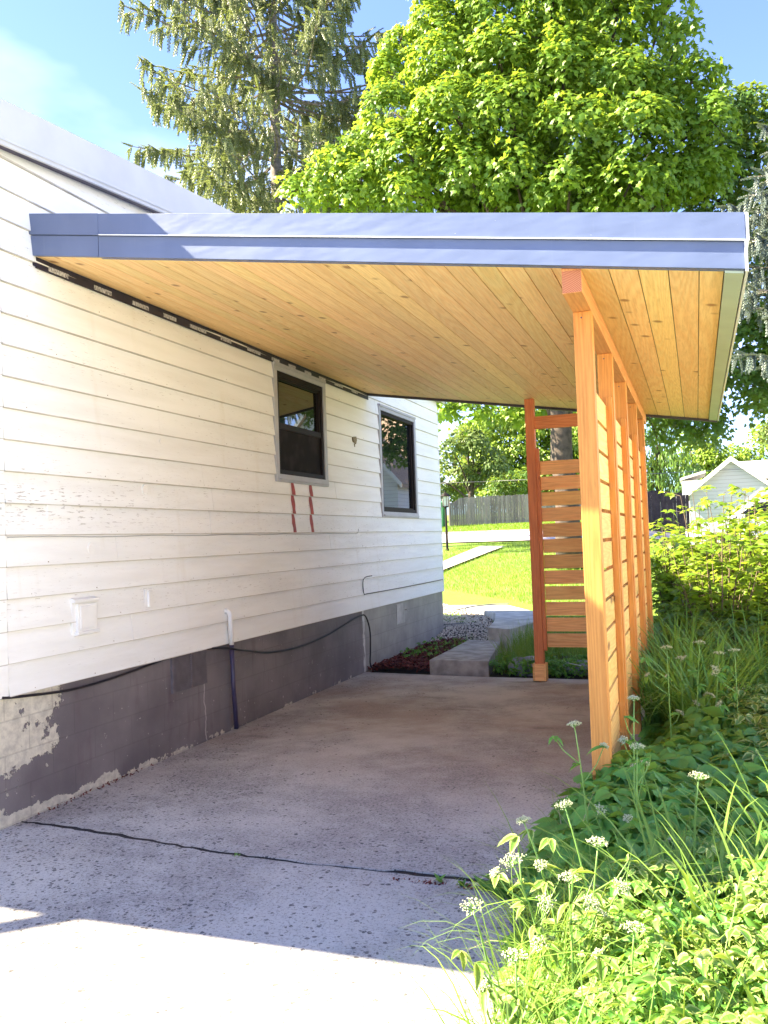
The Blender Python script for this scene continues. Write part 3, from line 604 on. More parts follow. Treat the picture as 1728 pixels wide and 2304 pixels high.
def rock(name, c, s, label):
    bm = bmesh.new(); bmesh.ops.create_icosphere(bm, subdivisions=3, radius=1)
    for v in bm.verts:
        d = v.co.copy(); k = 1+.13*math.sin(d.x*3+c[0]*9)+.12*math.sin(d.y*4+2)+.08*math.sin(d.z*6+d.x*5); v.co = Vector((d.x*s[0]*k+c[0], d.y*s[1]*k+c[1], d.z*s[2]*k+c[2]))
    for f in bm.faces: f.smooth = True
    me = bpy.data.meshes.new(name); bm.to_mesh(me); bm.free(); return tag(put(name, me, M['rock']), label, 'rock')
rock('boulder', (1.93, 10.0, .06), (.17, .15, .13), 'rounded grey boulder just left of the rear screen post')
rock('boulder', (2.62, 10.05, .06), (.24, .14, .09), 'flat grey boulder under the slatted rear screen')
cable('garden_hose', [(-.55, 15.2, .30), (-.15, 14.65, .34), (0.0, 15.2, .345), (.28, 15.6, .347), (.55, 15.7, .347)], .012, M['greycable'], 'grey garden hose laid across the concrete walk', 'hose')
mb = MB(); mb.tube([(.03+.20*math.cos(a)*(.9+.03*a), 13.75+.22*math.sin(a)*(.9+.03*a), .135+.006*a) for a in np.linspace(0, 12, 60)], .011, 8); tag(mb.put('hose_coil', M['greycable'], None, smooth=True), 'coiled hose lying on the pale gravel by the house corner', 'hose')
mb = MB(); mb.tube([(2.45, 9.72, .16), (2.6, 9.78, .12), (2.8, 9.8, .06)], .003, 6); tag(mb.put('white_string', M['white']), 'thin white string lying in the weeds under the rear screen', 'string')

# ---------------------------------------------------------------- lawn strips, path, street
sheet('lawn_path', ([(-3.5, 30.4), (-3.35, 27), (-3.2, 24.5), (-3.05, 21.5), (-2.9, 18.3)], [(-2.5, 29.8), (-2.5, 27), (-2.48, 24), (-2.45, 21), (-2.4, 18.0)]), .03, M['concrete_dark'], 16)
rd = lambda off: [(x, 36.6-.08*(x+5)+off) for x in np.linspace(-60, 60, 21)]
sheet('street', (rd(-3.2), rd(4.4)), .02, M['asphalt'], 60)
mb = MB(); vs = []
for x in np.linspace(-60, 60, 61):
    y = 36.6-.08*(x+5)+4.45; z = float(T(x, y)); vs += [(x, y, z), (x, y, z+.13), (x, y+.15, z+.13), (x, y+.15, z)]
mb.add(vs, [(4*i+a, 4*i+4+a, 4*i+5+a, 4*i+1+a) for i in range(60) for a in range(3)]); tag(mb.put('kerb', M['concrete_dark']), kind='structure')

def blades(name, B, L, W_, az, bend, segs, mat, curl=1.0):
    """arched blades: B base (n,3), L length, W_ width, az heading, bend 0 upright .. 1.5 arching over"""
    n = len(B); t = np.linspace(0, 1, segs+1); th = (bend[:, None]*t[None]**curl); th = np.clip(th+.08, 0, 2.7)
    ds = L[:, None]/segs; hx = np.cumsum(np.sin(th)*ds, 1)-np.sin(th[:, :1])*ds; hz = np.cumsum(np.cos(th)*ds, 1)-np.cos(th[:, :1])*ds
    dirx, diry = np.cos(az), np.sin(az); px, py = -diry, dirx
    wd = W_[:, None]*(np.minimum(1, .45+t*2.2)*(1-t**2.2))[None]; wd[:, -1] = 0
    c = np.stack([B[:, 0:1]+hx*dirx[:, None], B[:, 1:2]+hx*diry[:, None], B[:, 2:3]+hz], -1)
    s_ = np.stack([wd*px[:, None], wd*py[:, None], np.zeros_like(wd)], -1)*.5
    V = np.stack([c-s_, c+s_], 2).reshape(n, -1, 3); k = 2*(segs+1)
    F = np.array([(2*i, 2*i+1, 2*i+3, 2*i+2) for i in range(segs)]); loops = (F.ravel()[None]+(np.arange(n)*k)[:, None]).ravel(); m_ = n*segs
    return np_mesh(name, V.reshape(-1, 3), loops, np.arange(m_)*4, np.full(m_, 4), smooth=True)
# lawn grass
n = 60000; q = np.c_[rng.uniform(-4.6, 2.6, n), 13.6+rng.uniform(0, 1, n)**1.25*19]
wk = lambda x, y: (y < 18.6-.9*(x+2.6)*1.0) & (y < 17.9-(x+1.3)*1.02)   # walkway side
keep = (q[:, 1] > 17.6-(q[:, 0]+1.2)*1.02+.2) | ((q[:, 0] > 1.45) & (q[:, 1] > 13.4))
pl = np.full(n, -2.47); pw = np.interp(q[:, 1], [18.3, 30.4], [-2.9, -3.5])
keep &= ~((q[:, 0] < pl+.02) & (q[:, 0] > pw-.02) & (q[:, 1] < 30.2)); q = q[keep]; n = len(q)
me = blades('grass', np.c_[q, T(q[:, 0], q[:, 1])-.03], rng.uniform(.05, .10, n), rng.uniform(.006, .012, n), rng.uniform(0, 6.28, n), rng.uniform(.1, 1.1, n), 2, M['lawn'])
tag(put('grass', me, M['lawn']), 'bright mown lawn beyond the concrete walk', 'grass', kind='stuff')
n = 14000; q = np.c_[rng.uniform(2.2, 7.2, n), rng.uniform(15, 25, n)]
me = blades('grass', np.c_[q, T(q[:, 0], q[:, 1])-.03], rng.uniform(.06, .12, n), rng.uniform(.008, .014, n), rng.uniform(0, 6.28, n), rng.uniform(.1, 1.1, n), 2, M['lawn'])
tag(put('grass', me, M['lawn']), 'sunny grass behind the maple saplings', 'grass', kind='stuff')
n = 26000; q = np.c_[rng.uniform(-13, 1, n), rng.uniform(41.6, 54, n)]
me = blades('grass', np.c_[q, T(q[:, 0], q[:, 1])-.03], rng.uniform(.07, .14, n), rng.uniform(.015, .03, n), rng.uniform(0, 6.28, n), rng.uniform(.1, 1.1, n), 2, M['lawn'])
tag(put('grass', me, M['lawn']), 'sunny grass verge between the street and the wooden fence', 'grass', kind='stuff')

# ---------------------------------------------------------------- lamp, bin, fence
def ground(x, y): return float(T(x, y))-.03
lx, ly = -4.4, 29.1; lz = ground(lx, ly)
lamp = thing('lamp_post', (lx, ly, lz), 'black garden lamp post with glass lantern standing on the lawn', 'lamp')
mb = MB(); mb.tube([(lx, ly, lz), (lx, ly, lz+1.52)], [.045, .035], 12); mb.lathe([(.07, 0), (.07, .05), (.045, .08)], (lx, ly, lz), 12); mb.put('pole', M['frame_dark'], lamp, smooth=False)
mb = MB(); mb.lathe([(.05, 0), (.12, .03), (.12, .05), (.05, .05)], (lx, ly, lz+1.52), 8); mb.lathe([(.19, 0), (.19, .02), (.10, .10), (.03, .14), (.02, .18)], (lx, ly, lz+1.91), 8)
for i in range(6):
    a = i*math.pi/3; mb.tube([(lx+.10*math.cos(a), ly+.10*math.sin(a), lz+1.56), (lx+.14*math.cos(a), ly+.14*math.sin(a), lz+1.92)], .010, 5)
mb.put('lantern_frame', M['frame_dark'], lamp)
mb = MB(); mb.lathe([(.09, 0), (.125, .34)], (lx, ly, lz+1.57), 6); mb.put('lantern_glass', plain('frosted_lantern_glass', (.62, .64, .62), .25, .05, 8), lamp)
bx, by = -11.35, 51.8; bz = ground(bx, by)
bn = thing('wheelie_bin', (bx, by, bz), 'green wheeled rubbish bin standing at the end of the grey fence', 'bin')
mb = MB(); mb.add([(bx-.36, by-.3, bz+.06), (bx+.36, by-.3, bz+.06), (bx+.36, by+.3, bz+.06), (bx-.36, by+.3, bz+.06), (bx-.46, by-.4, bz+1.5), (bx+.46, by-.4, bz+1.5), (bx+.46, by+.4, bz+1.5), (bx-.46, by+.4, bz+1.5)], [(0,3,2,1),(4,5,6,7),(0,1,5,4),(1,2,6,5),(2,3,7,6),(3,0,4,7)])
mb.box(bx-.49, bx+.49, by-.43, by+.43, bz+1.40, bz+1.48); mb.put('body', M['bin'], bn, .02)
mb = MB(); mb.prism([(bx-.50, by-.45, bz+1.505), (bx-.50, by+.45, bz+1.505), (bx-.50, by+.45, bz+1.60), (bx-.50, by, bz+1.66), (bx-.50, by-.45, bz+1.60)], 1.0, (1, 0, 0)); mb.put('lid', M['bin'], bn, .02)
for sx in (-1, 1): mb = MB(); mb.tube([(bx+sx*.37, by+.36, bz+.14), (bx+sx*.43, by+.36, bz+.14)], .14, 14); mb.put('wheel', M['black'], bn)

def fence(name, A, B, h, mat, label, bw=.14, prof=None):
    A = Vector(A); B = Vector(B); L = (B-A).length; n = int(L/bw); d = (B-A)/n; nr = Vector((d.y, -d.x)).normalized()
    t = thing(name, (A.x, A.y, ground(A.x, A.y)), label, 'fence'); mb = MB()
    for i in range(n):
        p = A+d*i; q_ = A+d*(i+.93); z = ground(p.x, p.y); hh = h+random.uniform(-.03, .03)+(prof(i/n) if prof else 0); o = nr*random.uniform(0, .02)
        P = [(p.x+o.x, p.y+o.y), (q_.x+o.x, q_.y+o.y), (q_.x+o.x-nr.x*.02, q_.y+o.y-nr.y*.02), (p.x+o.x-nr.x*.02, p.y+o.y-nr.y*.02)]
        mb.add([(*a, z-.02) for a in P]+[(*a, z+hh-.03*(j in (0, 3))) for j, a in enumerate(P)], [(0,3,2,1),(4,5,6,7),(0,1,5,4),(1,2,6,5),(2,3,7,6),(3,0,4,7)])
    mb.put('boards', mat, t)
    for i in range(int(L/2.4)+1):
        p = A+(B-A).normalized()*min(i*2.4, L)-nr*.07; z = ground(p.x, p.y); mb = MB(); mb.box(p.x-.05, p.x+.05, p.y-.04, p.y+.04, z, z+h-.15); mb.put('post', mat, t)
    mb = MB()
    for hh in (.4, h-.35): 
        a = A-nr*.045; b = B-nr*.045; mb.tube([(a.x, a.y, ground(a.x, a.y)+hh), (b.x, b.y, ground(b.x, b.y)+hh)], .035, 4)
    mb.put('rail', mat, t); return t
g = G('silvered_fence_wood'); r_ = g.rand(); c = g.mix(r_, (.27, .235, .215), (.15, .125, .12)); c = g.mix(g.ramp(g.noise(g.map((9, 9, .7)), 1.5, 4), .5, .8, 0, .6), c, (.42, .385, .35)); c = g.mix(g.ramp(g.noise(g.map((1, 1, .5)), .8, 3), .5, .7, 0, .4), c, (.2, .2, .12)); M['fence'] = g.fin(c, .85)
M['fence_dark'] = plain('dark_fence_boards', (.045, .035, .035), .8, .3, 4)
fence('wooden_fence', (-11.0, 53.2), (-.5, 58.0), 1.85, M['fence'], 'weathered grey board fence across the street on the left', prof=lambda t: .0 if t > .06 else -.35*(1-t/.06))
fence('dark_fence', (1.2, 37.8), (3.6, 39.0), 1.75, M['fence_dark'], 'dark board fence beside the white garage')

# ---------------------------------------------------------------- neighbours
def lap_mat(name, col, ex=.18):
    g = G(name); s = g.sep(); fr = g.math('FRACT', g.math('DIVIDE', s[2], ex)); e = g.ramp(fr, 0, .14, 0, 1)
    c = g.mix(e, tuple(k*.55 for k in col), col); return g.fin(c, .6, g.bump(fr, .8, .02))
M['lap'] = lap_mat('white_lap_wall', (.40, .43, .52)); M['lap2'] = lap_mat('pale_grey_lap_wall', (.80, .80, .80), .16)
M['shingle'] = plain('pale_grey_shingle', (.46, .43, .42), .9, .15, 9); M['tan'] = plain('tan_shingle', (.42, .30, .22), .9, .15, 9)
def gable(name, x0, x1, y0, y1, zb, ze, zp, mat, rmat, label, over=.35, window=None, shutters=False):
    t = thing(name, ((x0+x1)/2, y0, zb), label, 'house'); xm = (x0+x1)/2
    mb = MB(); mb.prism([(x0, y0, zb), (x1, y0, zb), (x1, y0, ze), (xm, y0, zp), (x0, y0, ze)], y1-y0, (0, 1, 0)); mb.put('wall', mat, t)
    sl = (zp-ze)/(xm-x0); mb = MB()
    for s in (-1, 1):
        xe = xm+s*((xm-x0)+over); zE = zp-sl*abs(xe-xm)
        P = [(xm, y0-over, zp+.02), (xe, y0-over, zE+.02), (xe, y0-over, zE+.17), (xm, y0-over, zp+.2)]
        mb.prism(P if s < 0 else P[::-1], y1-y0+2*over, (0, 1, 0))
    r_ = mb.put('roof', rmat, t)
    mb = MB()
    for s in (-1, 1):
        xe = xm+s*((xm-x0)+over); zE = zp-sl*abs(xe-xm)
        P = [(xm, y0-over-.03, zp-.02), (xe, y0-over-.03, zE-.02), (xe, y0-over-.03, zE+.19), (xm, y0-over-.03, zp+.22)]; mb.prism(P if s < 0 else P[::-1], .028, (0, 1, 0))
    mb.put('rake_trim', M['white'], r_)
    if window:
        a, b, c, d = window; mb = MB(); mb.box(a-.07, b+.07, y0-.05, y0-.002, c-.07, d+.07); wf = mb.put('window', M['white'], t); mb = MB(); mb.box(a, b, y0-.06, y0-.052, c, (c+d)/2-.03); mb.box(a, b, y0-.06, y0-.052, (c+d)/2+.03, d); mb.put('pane', M['glass'], wf)
        if shutters:
            for (e, f) in ((a-.5, a-.09), (b+.09, b+.5)): mb = MB(); mb.box(e, f, y0-.06, y0-.004, c-.1, d+.1); mb.put('shutter', M['red'], t)
    return t
gable('garage', 3.6, 7.5, 45, 53, 1.0, 3.30, 4.85, M['lap'], M['shingle'], 'white sided gable garage behind the parked car on the right')
t = thing('house', (4.9, 49, 1.2), 'pale house wing rising behind the white garage at the right edge', 'house')
mb = MB(); mb.box(3.15, 4.4, 54.0, 58, .9, 4.5); mb.box(6.0, 16, 54.0, 60, .9, 4.3); mb.put('wall', M['white'], t)
mb = MB(); mb.prism([(3.05, 53.7, 4.5), (4.5, 53.7, 4.9), (4.5, 53.7, 5.05), (3.05, 53.7, 4.65)], 4.5, (0, 1, 0)); mb.prism([(5.6, 53.6, 4.35), (5.6, 57, 5.5), (5.6, 60.4, 4.35), (5.6, 60.4, 4.5), (5.6, 57, 5.66), (5.6, 53.6, 4.5)], 11, (1, 0, 0)); mb.put('roof', M['shingle'], t)
gable('cottage', 7.8, 14.5, 34, 44, .6, 4.1, 7.9, M['lap2'], M['tan'], 'white gable cottage with red shutters, seen only reflected in the second window', .3, (10.1, 11.1, 4.4, 5.9), True)
tag((lambda mb: (mb.box(7.4, 11.6, -12, 17, -.02, .035), mb.put('bounce_drive', plain('pale_bounce_concrete', (.56, .54, .50), .85, .1, 3)))[1])(MB()), kind='structure')  # pale ground added out of view to bounce sun into the carport
gable('house', 12.4, 20, -7, 14, -.1, 3.1, 4.6, M['lap2'], M['shingle'], 'unseen white sided house added past the right edge to bounce light onto the carport', .3)  # added out of view; its sunlit wall brightens the shaded siding and ceiling
# small pale shed roof left of the dark fence
t = thing('shed', (2.0, 56, 1.8), 'low white shed roof between the carport screen and the dark fence', 'shed'); mb = MB(); mb.box(.6, 3.0, 58, 60.5, 1.6, 3.5); mb.put('wall', M['lap'], t); mb = MB(); mb.prism([(.4, 57.7, 3.4), (1.8, 57.7, 4.0), (3.2, 57.7, 3.4), (3.2, 57.7, 3.52), (1.8, 57.7, 4.14), (.4, 57.7, 3.52)], 3.2, (0, 1, 0)); mb.put('roof', M['white'], t)

# ---------------------------------------------------------------- parked car
cx, cy = 3.55, 27.0; cz = .72
car = thing('parked_car', (cx+2.3, cy, cz), 'white sport utility car with dark windows parked behind the leafy saplings', 'car')
M['carpaint'] = plain('white_car_paint', (.68, .72, .76), .22, .03, 2); g = G('dark_car_glass'); M['carglass'] = g.fin((.01, .012, .016), .04)
prof = [(0, .45), (.02, .78), (.12, .95), (.9, 1.08), (1.15, 1.12), (1.85, 1.62), (2.2, 1.72), (3.6, 1.74), (4.3, 1.66), (4.62, 1.15), (4.7, .9), (4.7, .45), (4.2, .32), (.4, .32)]
def carprof(pts, y0, y1, inset=0.): return [(cx+x, y0, cz+z) for x, z in pts]
body = [(0, .5), (.02, .80), (.14, .96), (1.0, 1.09), (4.62, 1.13), (4.7, .9), (4.7, .45), (4.25, .32), (.35, .32)]
mb = MB(); mb.prism(carprof(body, cy, 0), 1.85, (0, 1, 0)); 
roofp = [(1.05, 1.10), (1.85, 1.60), (2.2, 1.70), (3.6, 1.73), (4.25, 1.64), (4.62, 1.14)]
n_ = len(roofp); a_ = [(cx+x, cy+.02+.16*(z-1.1)/.6, cz+z) for x, z in roofp]; b_ = [(cx+x, cy+1.83-.16*(z-1.1)/.6, cz+z) for x, z in roofp]
mb.add(a_+b_, [tuple(range(n_)), tuple(range(n_, 2*n_))[::-1]]+[(i, n_+i, n_+(i+1) % n_, (i+1) % n_) for i in range(n_)]); mb.put('body', M['carpaint'], car, .03)
def sidewin(x0, x1, x2, x3): 
    f = lambda x, z: (cx+x, cy+.02+.16*(z-1.1)/.6-.012, cz+z); mb = MB(); mb.add([f(x0, 1.17), f(x1, 1.17), f(x2, 1.60), f(x3, 1.60)], [(0, 1, 2, 3)]); mb.put('side_window', M['carglass'], car)
sidewin(1.35, 2.45, 2.42, 2.02); sidewin(2.52, 3.45, 3.42, 2.49); sidewin(3.52, 4.4, 4.15, 3.49)
f = lambda x, y, z: (cx+x, cy+y, cz+z); mb = MB(); mb.add([f(1.14, .12, 1.17), f(1.14, 1.73, 1.17), f(1.80, 1.66, 1.59), f(1.80, .19, 1.59)], [(0, 1, 2, 3)]); mb.v = [(a-.03, b, c+.015) for a, b, c in mb.v]; mb.put('windscreen', M['carglass'], car)
for xx in (.85, 3.8):
    for yy in (-.02, 1.65):
        mb = MB(); mb.tube([f(xx, yy, .34), f(xx, yy+.22, .34)], .34, 20); wh = mb.put('wheel', M['black'], car); mb = MB(); mb.tube([f(xx, yy-.006, .34), f(xx, yy+.226, .34)], .2, 12); mb.put('rim', M['fascia_lip'], wh)
mb = MB(); mb.box(cx+1.45, cx+1.65, cy-.16, cy+.01, cz+1.12, cz+1.26); mb.put('mirror', M['carpaint'], car, .02)
mb = MB(); mb.box(cx-.012, cx+.10, cy+.08, cy+.42, cz+.74, cz+.88); mb.put('headlight', M['white'], car, .01)
tag((lambda mb: (mb.box(.5, 11, 25.2, 31, -.5, .70), mb.put('neighbour_drive', M['concrete']))[1])(MB()), kind='structure')
mb = MB(); pts = [(-30+i*2.5, 35+.3*i*.1, 4.55-1.2*math.sin(min(1, i/30)*math.pi)*.6) for i in range(31)]; mb.tube(pts, .012, 5); tag(mb.put('overhead_wire', M['greycable']), 'thin overhead wire crossing in front of the far trees on the right', 'wire')
# distant hills, the blue of haze put into their colour
n = 60; hx = np.linspace(-700, 900, n); mb = MB(); vs = []
for x in hx: h = 60+14*math.sin(x*.011+1)+8*math.sin(x*.031); vs += [(x, 900, 0), (x, 1000, h), (x, 1300, h*.6), (x, 1500, 0)]
mb.add(vs, [(4*i+a, 4*i+4+a, 4*i+5+a, 4*i+1+a) for i in range(n-1) for a in range(3)]); tag(mb.put('hills', plain('haze_blue_hill', (.11, .20, .27), .9, .2, .01), None, smooth=True), kind='structure')

# ---------------------------------------------------------------- foliage builders
ml = [(0,0),(.16,-.05),(.42,-.08),(.36,.12),(.56,.34),(.30,.42),(.22,.52),(.14,.62),(0,1.0),(-.14,.62),(-.22,.52),(-.30,.42),(-.56,.34),(-.36,.12),(-.42,-.08),(-.16,-.05)]
MLV = [(0, .3, .04)]+[(x, y, -.10*(x*x+(y-.3)**2)*1.6) for x, y in ml]; MLF = [(0, i+1, (i+1) % len(ml)+1) for i in range(len(ml))]
sl_ = [(0, 0), (.26, .25), (.20, .6), (0, 1.0), (-.20, .6), (-.26, .25)]
SLV = [(x, y, -.25*abs(x)) for x, y in sl_]; SLF = [(0, 1, 2, 3), (0, 3, 4, 5)]
ll = [(0, 0), (.28, .0), (.50, .35), (.22, .5), (0, 1.0), (-.22, .5), (-.50, .35), (-.28, .0)]
LLV = [(x, y, -.2*abs(x)) for x, y in ll]; LLF = [(0, 1, 2, 3, 4), (0, 4, 5, 6, 7)]
def sph(n): return unit(rng.normal(size=(n, 3)))
def tufts(blobs, per_m2, leaf, nleaf, tuft=.42, tv=MLV, tf=MLF, squash=.75, name='crown', droop=.55):
    P = []; N = []
    for (x, y, z, r) in blobs:
        n = max(6, int(per_m2*4*math.pi*r*r)); d = sph(n); d = d[d[:, 2] > -.75]; rr = r*(rng.uniform(.35, 1.05, len(d))**.45)
        P.append(np.array([x, y, z])+d*rr[:, None]*np.array([1, 1, .85])); N.append(d)
    P = np.concatenate(P); N = np.concatenate(N); n = len(P)
    ax = unit(N+np.array([0, 0, .55])+rng.normal(0, .3, (n, 3)))                    # each spray faces out and up
    a = unit(np.cross(ax, rng.normal(size=(n, 3)))); b = np.cross(ax, a)
    ang = rng.uniform(0, 2*math.pi, (n, nleaf)); rad = tuft*np.sqrt(rng.uniform(0, 1, (n, nleaf)))*rng.uniform(.7, 1.2, (n, 1))
    dirs = a[:, None]*np.cos(ang)[..., None]+b[:, None]*np.sin(ang)[..., None]
    pos = P[:, None]+dirs*rad[..., None]-ax[:, None]*(rad**2*.55/tuft)[..., None]+rng.normal(0, .04, (n, nleaf, 3))
    tip = unit(dirs+np.array([0, 0, -droop])+rng.normal(0, .35, (n, nleaf, 3))); nor = unit(ax[:, None]*.9+dirs*.25+np.array([0, 0, .35])+rng.normal(0, .33, (n, nleaf, 3)))
    m_ = n*nleaf
    return stamp(name, tv, tf, pos.reshape(-1, 3), frames(tip.reshape(-1, 3), nor.reshape(-1, 3)), rng.uniform(.7, 1.2, m_)*leaf)
def limbs(name, base, fork, blobs, r0, mat, parent, every=1, wob=.25, tmin=.35):
    mb = MB(); b = Vector(base); f_ = Vector(fork); n = 9
    mb.tube([b.lerp(f_, i/n)+Vector((random.uniform(-1, 1), random.uniform(-1, 1), 0))*wob*.2*(0 < i < n) for i in range(n+1)], [r0*(1.25 if i == 0 else 1)*(1-.45*i/n) for i in range(n+1)], 12)
    for i, (x, y, z, r) in enumerate(blobs):
        if i % every: continue
        c = Vector((x, y, z)); t0 = random.uniform(tmin, 1); s = b.lerp(f_, t0); mid = s.lerp(c, .5)+Vector((0, 0, .18*(c-s).length))+Vector([random.uniform(-wob, wob) for _ in range(3)])
        pts = [s*(1-t)**2+mid*2*t*(1-t)+c*t*t for t in np.linspace(0, 1, 9)]; rb = r0*.34*min(1, .5+r*.4); mb.tube(pts, [rb*(1-.85*t)+.008 for t in np.linspace(0, 1, 9)], 7)
        for _ in range(5):
            d = Vector(sph(1)[0]); q0 = pts[random.randint(4, 8)]; mb.tube([q0, q0+d*r*.5+Vector((0, 0, .05)), q0+d*r*.95], [.022, .014, .005], 5)
    return mb.put(name, mat, parent, smooth=True)
def tree(name, blobs, base, fork, r0, per, leaf, nleaf, tuft, lmat, bmat, label, group=None, tv=MLV, tf=MLF, every=1, droop=.55, tmin=.35):
    t = thing(name, base, label, 'tree', group); limbs('trunk', base, fork, blobs, r0, bmat, t, every, tmin=tmin); put('crown', tufts(blobs, per, leaf, nleaf, tuft, tv, tf, droop=droop), lmat, t); return t
M1 = [(-5.52, 20, 10.78, 0.5), (-4.73, 20, 10.76, 0.72), (-3.71, 20, 10.58, 0.83), (-2.5, 20, 10.13, 0.89), (-4.45, 20, 11.43, 0.56), (-3.74, 20.5, 11.75, 0.85), (-2.95, 20.5, 12.55, 0.91), (-3.26, 21, 13.97, 0.53), (-2.85, 21, 14.62, 0.53), (-2.46, 20, 11.17, 1.0), (-1.78, 21, 14.73, 0.82), (-1.56, 20.5, 13.33, 1.03), (-1.24, 20, 11.85, 1.11), (-1.06, 20, 10.56, 1.06), (-0.44, 21, 14.76, 0.99), (-0.15, 20.5, 13.24, 1.08), (0.12, 20, 11.69, 1.11), (0.17, 20, 10.23, 1.06), (1.05, 21, 14.27, 1.11), (1.39, 20.5, 12.67, 1.14), (1.61, 20, 10.94, 1.11), (1.45, 20, 9.67, 1.0), (2.57, 21, 13.67, 0.93), (2.65, 20.5, 12.16, 0.91), (2.94, 20, 10.68, 1.0), (2.78, 20, 9.43, 1.0), (3.8, 21, 13.93, 0.58), (3.5, 21, 12.0, 0.7), (3.72, 21, 11.07, 0.7), (3.77, 21, 9.86, 0.82), (-1.97, 21, 16.12, 0.82), (-0.5, 21, 16.09, 1.17), (1.22, 21, 15.63, 1.28), (2.85, 21, 15.08, 1.17), (-2.31, 22, 5.18, 0.46), (-1.56, 22, 4.96, 0.51), (-0.69, 22, 4.94, 0.46), (0.07, 22.5, 5.19, 0.63), (0.85, 23, 5.31, 0.64), (-0.04, 21.5, 9.67, 1.2), (-1.74, 21.5, 9.82, 1.08), (2.0, 21.5, 9.1, 1.2), (0.77, 22, 8.39, 1.35), (-1.06, 22, 8.16, 1.35), (2.44, 22, 7.45, 1.35), (0.01, 22.5, 6.67, 1.38), (-2.14, 22.5, 6.65, 1.13)]
M2 = [(4.97, 24, 12.42, 0.87), (5.71, 24, 12.57, 0.67), (4.92, 24, 11.2, 1.0), (5.54, 24, 10.23, 0.8), (4.52, 24, 9.91, 0.93), (5.48, 24, 8.78, 0.8), (5.81, 24, 7.52, 1.0), (5.43, 24, 6.61, 0.87), (5.17, 24, 5.67, 0.67), (5.69, 24, 5.02, 0.8), (3.95, 24, 4.81, 0.8), (3.14, 24, 4.88, 0.67), (4.43, 24, 4.22, 0.47), (3.69, 24, 4.15, 0.43), (4.11, 25, 8.52, 1.25), (4.02, 25, 6.47, 1.25), (2.98, 24, 4.02, 0.33), (6.48, 24, 11.51, 1.07), (6.69, 24, 9.07, 1.2), (6.44, 24, 6.01, 1.2)]
M1 += [(4.35, 21, 12.1, .62), (4.5, 21, 11.1, .7), (4.0, 21, 13.1, .5), (4.3, 21.3, 10.0, .8)]
back = [(x*.9, y+2.8+random.uniform(-.4, .8), z-.3, r*1.15) for x, y, z, r in M1[6:34:2]]
tree('maple_tree', M1+back, (.87, 22.0, ground(.87, 22)), (.45, 22.1, 9.0), .33, 5.2, .145, 25, .40, M['maple'], M['bark'], 'big bright green maple spreading above the carport roof')
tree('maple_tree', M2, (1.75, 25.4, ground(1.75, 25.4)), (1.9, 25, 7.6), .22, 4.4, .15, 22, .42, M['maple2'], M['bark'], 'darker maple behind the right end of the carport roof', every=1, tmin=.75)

# drooping spruce
def spruce(name, x, y, zb, ztop, zlow, zhi, Lmax, mat, label, dens=1., hang=.55, size=1., trunk_r=.27, azr=None, nz=30):
    t = thing(name, (x, y, zb), label, 'tree'); mb = MB(); pos = []; tip = []; sc = []
    mb.tube([(x+.05*math.sin(i), y, zb+(ztop-zb)*i/12) for i in range(13)], [trunk_r*(1-.9*i/12)+.01 for i in range(13)], 12)
    tk = mb.put('trunk', M['bark_spruce'], t, smooth=True); mb = MB()
    for z in np.linspace(zlow, zhi, nz):
        for k in range(random.choice((4, 5, 5))):
            az = random.uniform(*(azr or (0, 2*math.pi))); fr = (z-zlow)/(ztop-zlow); L = Lmax*min(1, (1-fr)*1.35+.12)*random.uniform(.68, 1.08)
            d = Vector((math.cos(az), math.sin(az), 0)); sd_ = Vector((-d.y, d.x, 0)); s0 = Vector((x, y, z+random.uniform(-.2, .2))); dr = random.uniform(.12, .32)
            path = [s0+d*L*u+Vector((0, 0, L*(-dr*u*1.5+dr*1.35*u*u)))+sd_*L*.04*math.sin(u*5+az) for u in np.linspace(0, 1, 9)]
            mb.tube(path, [.055*size*(1-.85*u)+.006 for u in np.linspace(0, 1, 9)], 5)
            ns = int(L*6*dens)
            for j in range(ns):
                u = .22+.78*(j+random.random())/ns; i = min(7, int(u*8)); f = u*8-i; c = path[i].lerp(path[i+1], f)
                tan = (path[i+1]-path[i]).normalized(); side = random.choice((-1, 1))
                bl = L*.16*(1.15-u)+.25; bd = (tan*.6+sd_*side*random.uniform(.4, 1)+Vector((0, 0, random.uniform(-.25, .1)))).normalized(); e = c+bd*bl
                mb.tube([c, e], [.012, .004], 3, False)
                for q_ in range(3):
                    w_ = c.lerp(e, random.uniform(.3, 1.0)); pos.append(w_); tip.append(Vector((random.uniform(-.25, .25), random.uniform(-.25, .25), -1))+bd*.25); sc.append(random.uniform(.6, 1.2)*hang)
                for q_ in range(2): pos.append(c.lerp(e, .2+.4*q_)); tip.append(bd+Vector((0, 0, -.15))); sc.append(random.uniform(.8, 1.2)*.34*size)
            for j in range(3): pos.append(path[-1]-(path[-1]-path[-2])*random.random()); tip.append(path[-1]-path[-2]+Vector((0, 0, .1))); sc.append(.4*size)
    mb.put('branches', M['bark_spruce'], t)
    tv = []; tf = []
    for k in range(11):
        s_ = k/11
        for a in range(3):
            th = k*1.1+a*2.094; w_ = (.125*(1-s_*.55)); dx, dz = math.cos(th), math.sin(th); b0 = len(tv)
            tv += [(0, s_-.02, 0), (dx*w_+.03*dz, s_+.10, dz*w_-.03*dx), (dx*w_*1.1, s_+.17, dz*w_*1.1), (dx*w_*.4, s_+.16, dz*w_*.4)]; tf += [(b0, b0+1, b0+2, b0+3)]
    P = np.array([tuple(p) for p in pos]); Tp = np.array([tuple(p) for p in tip])
    put('foliage', stamp('foliage', tv, tf, P, frames(Tp, rng.normal(size=(len(P), 3))), np.array(sc)), mat, t); return t
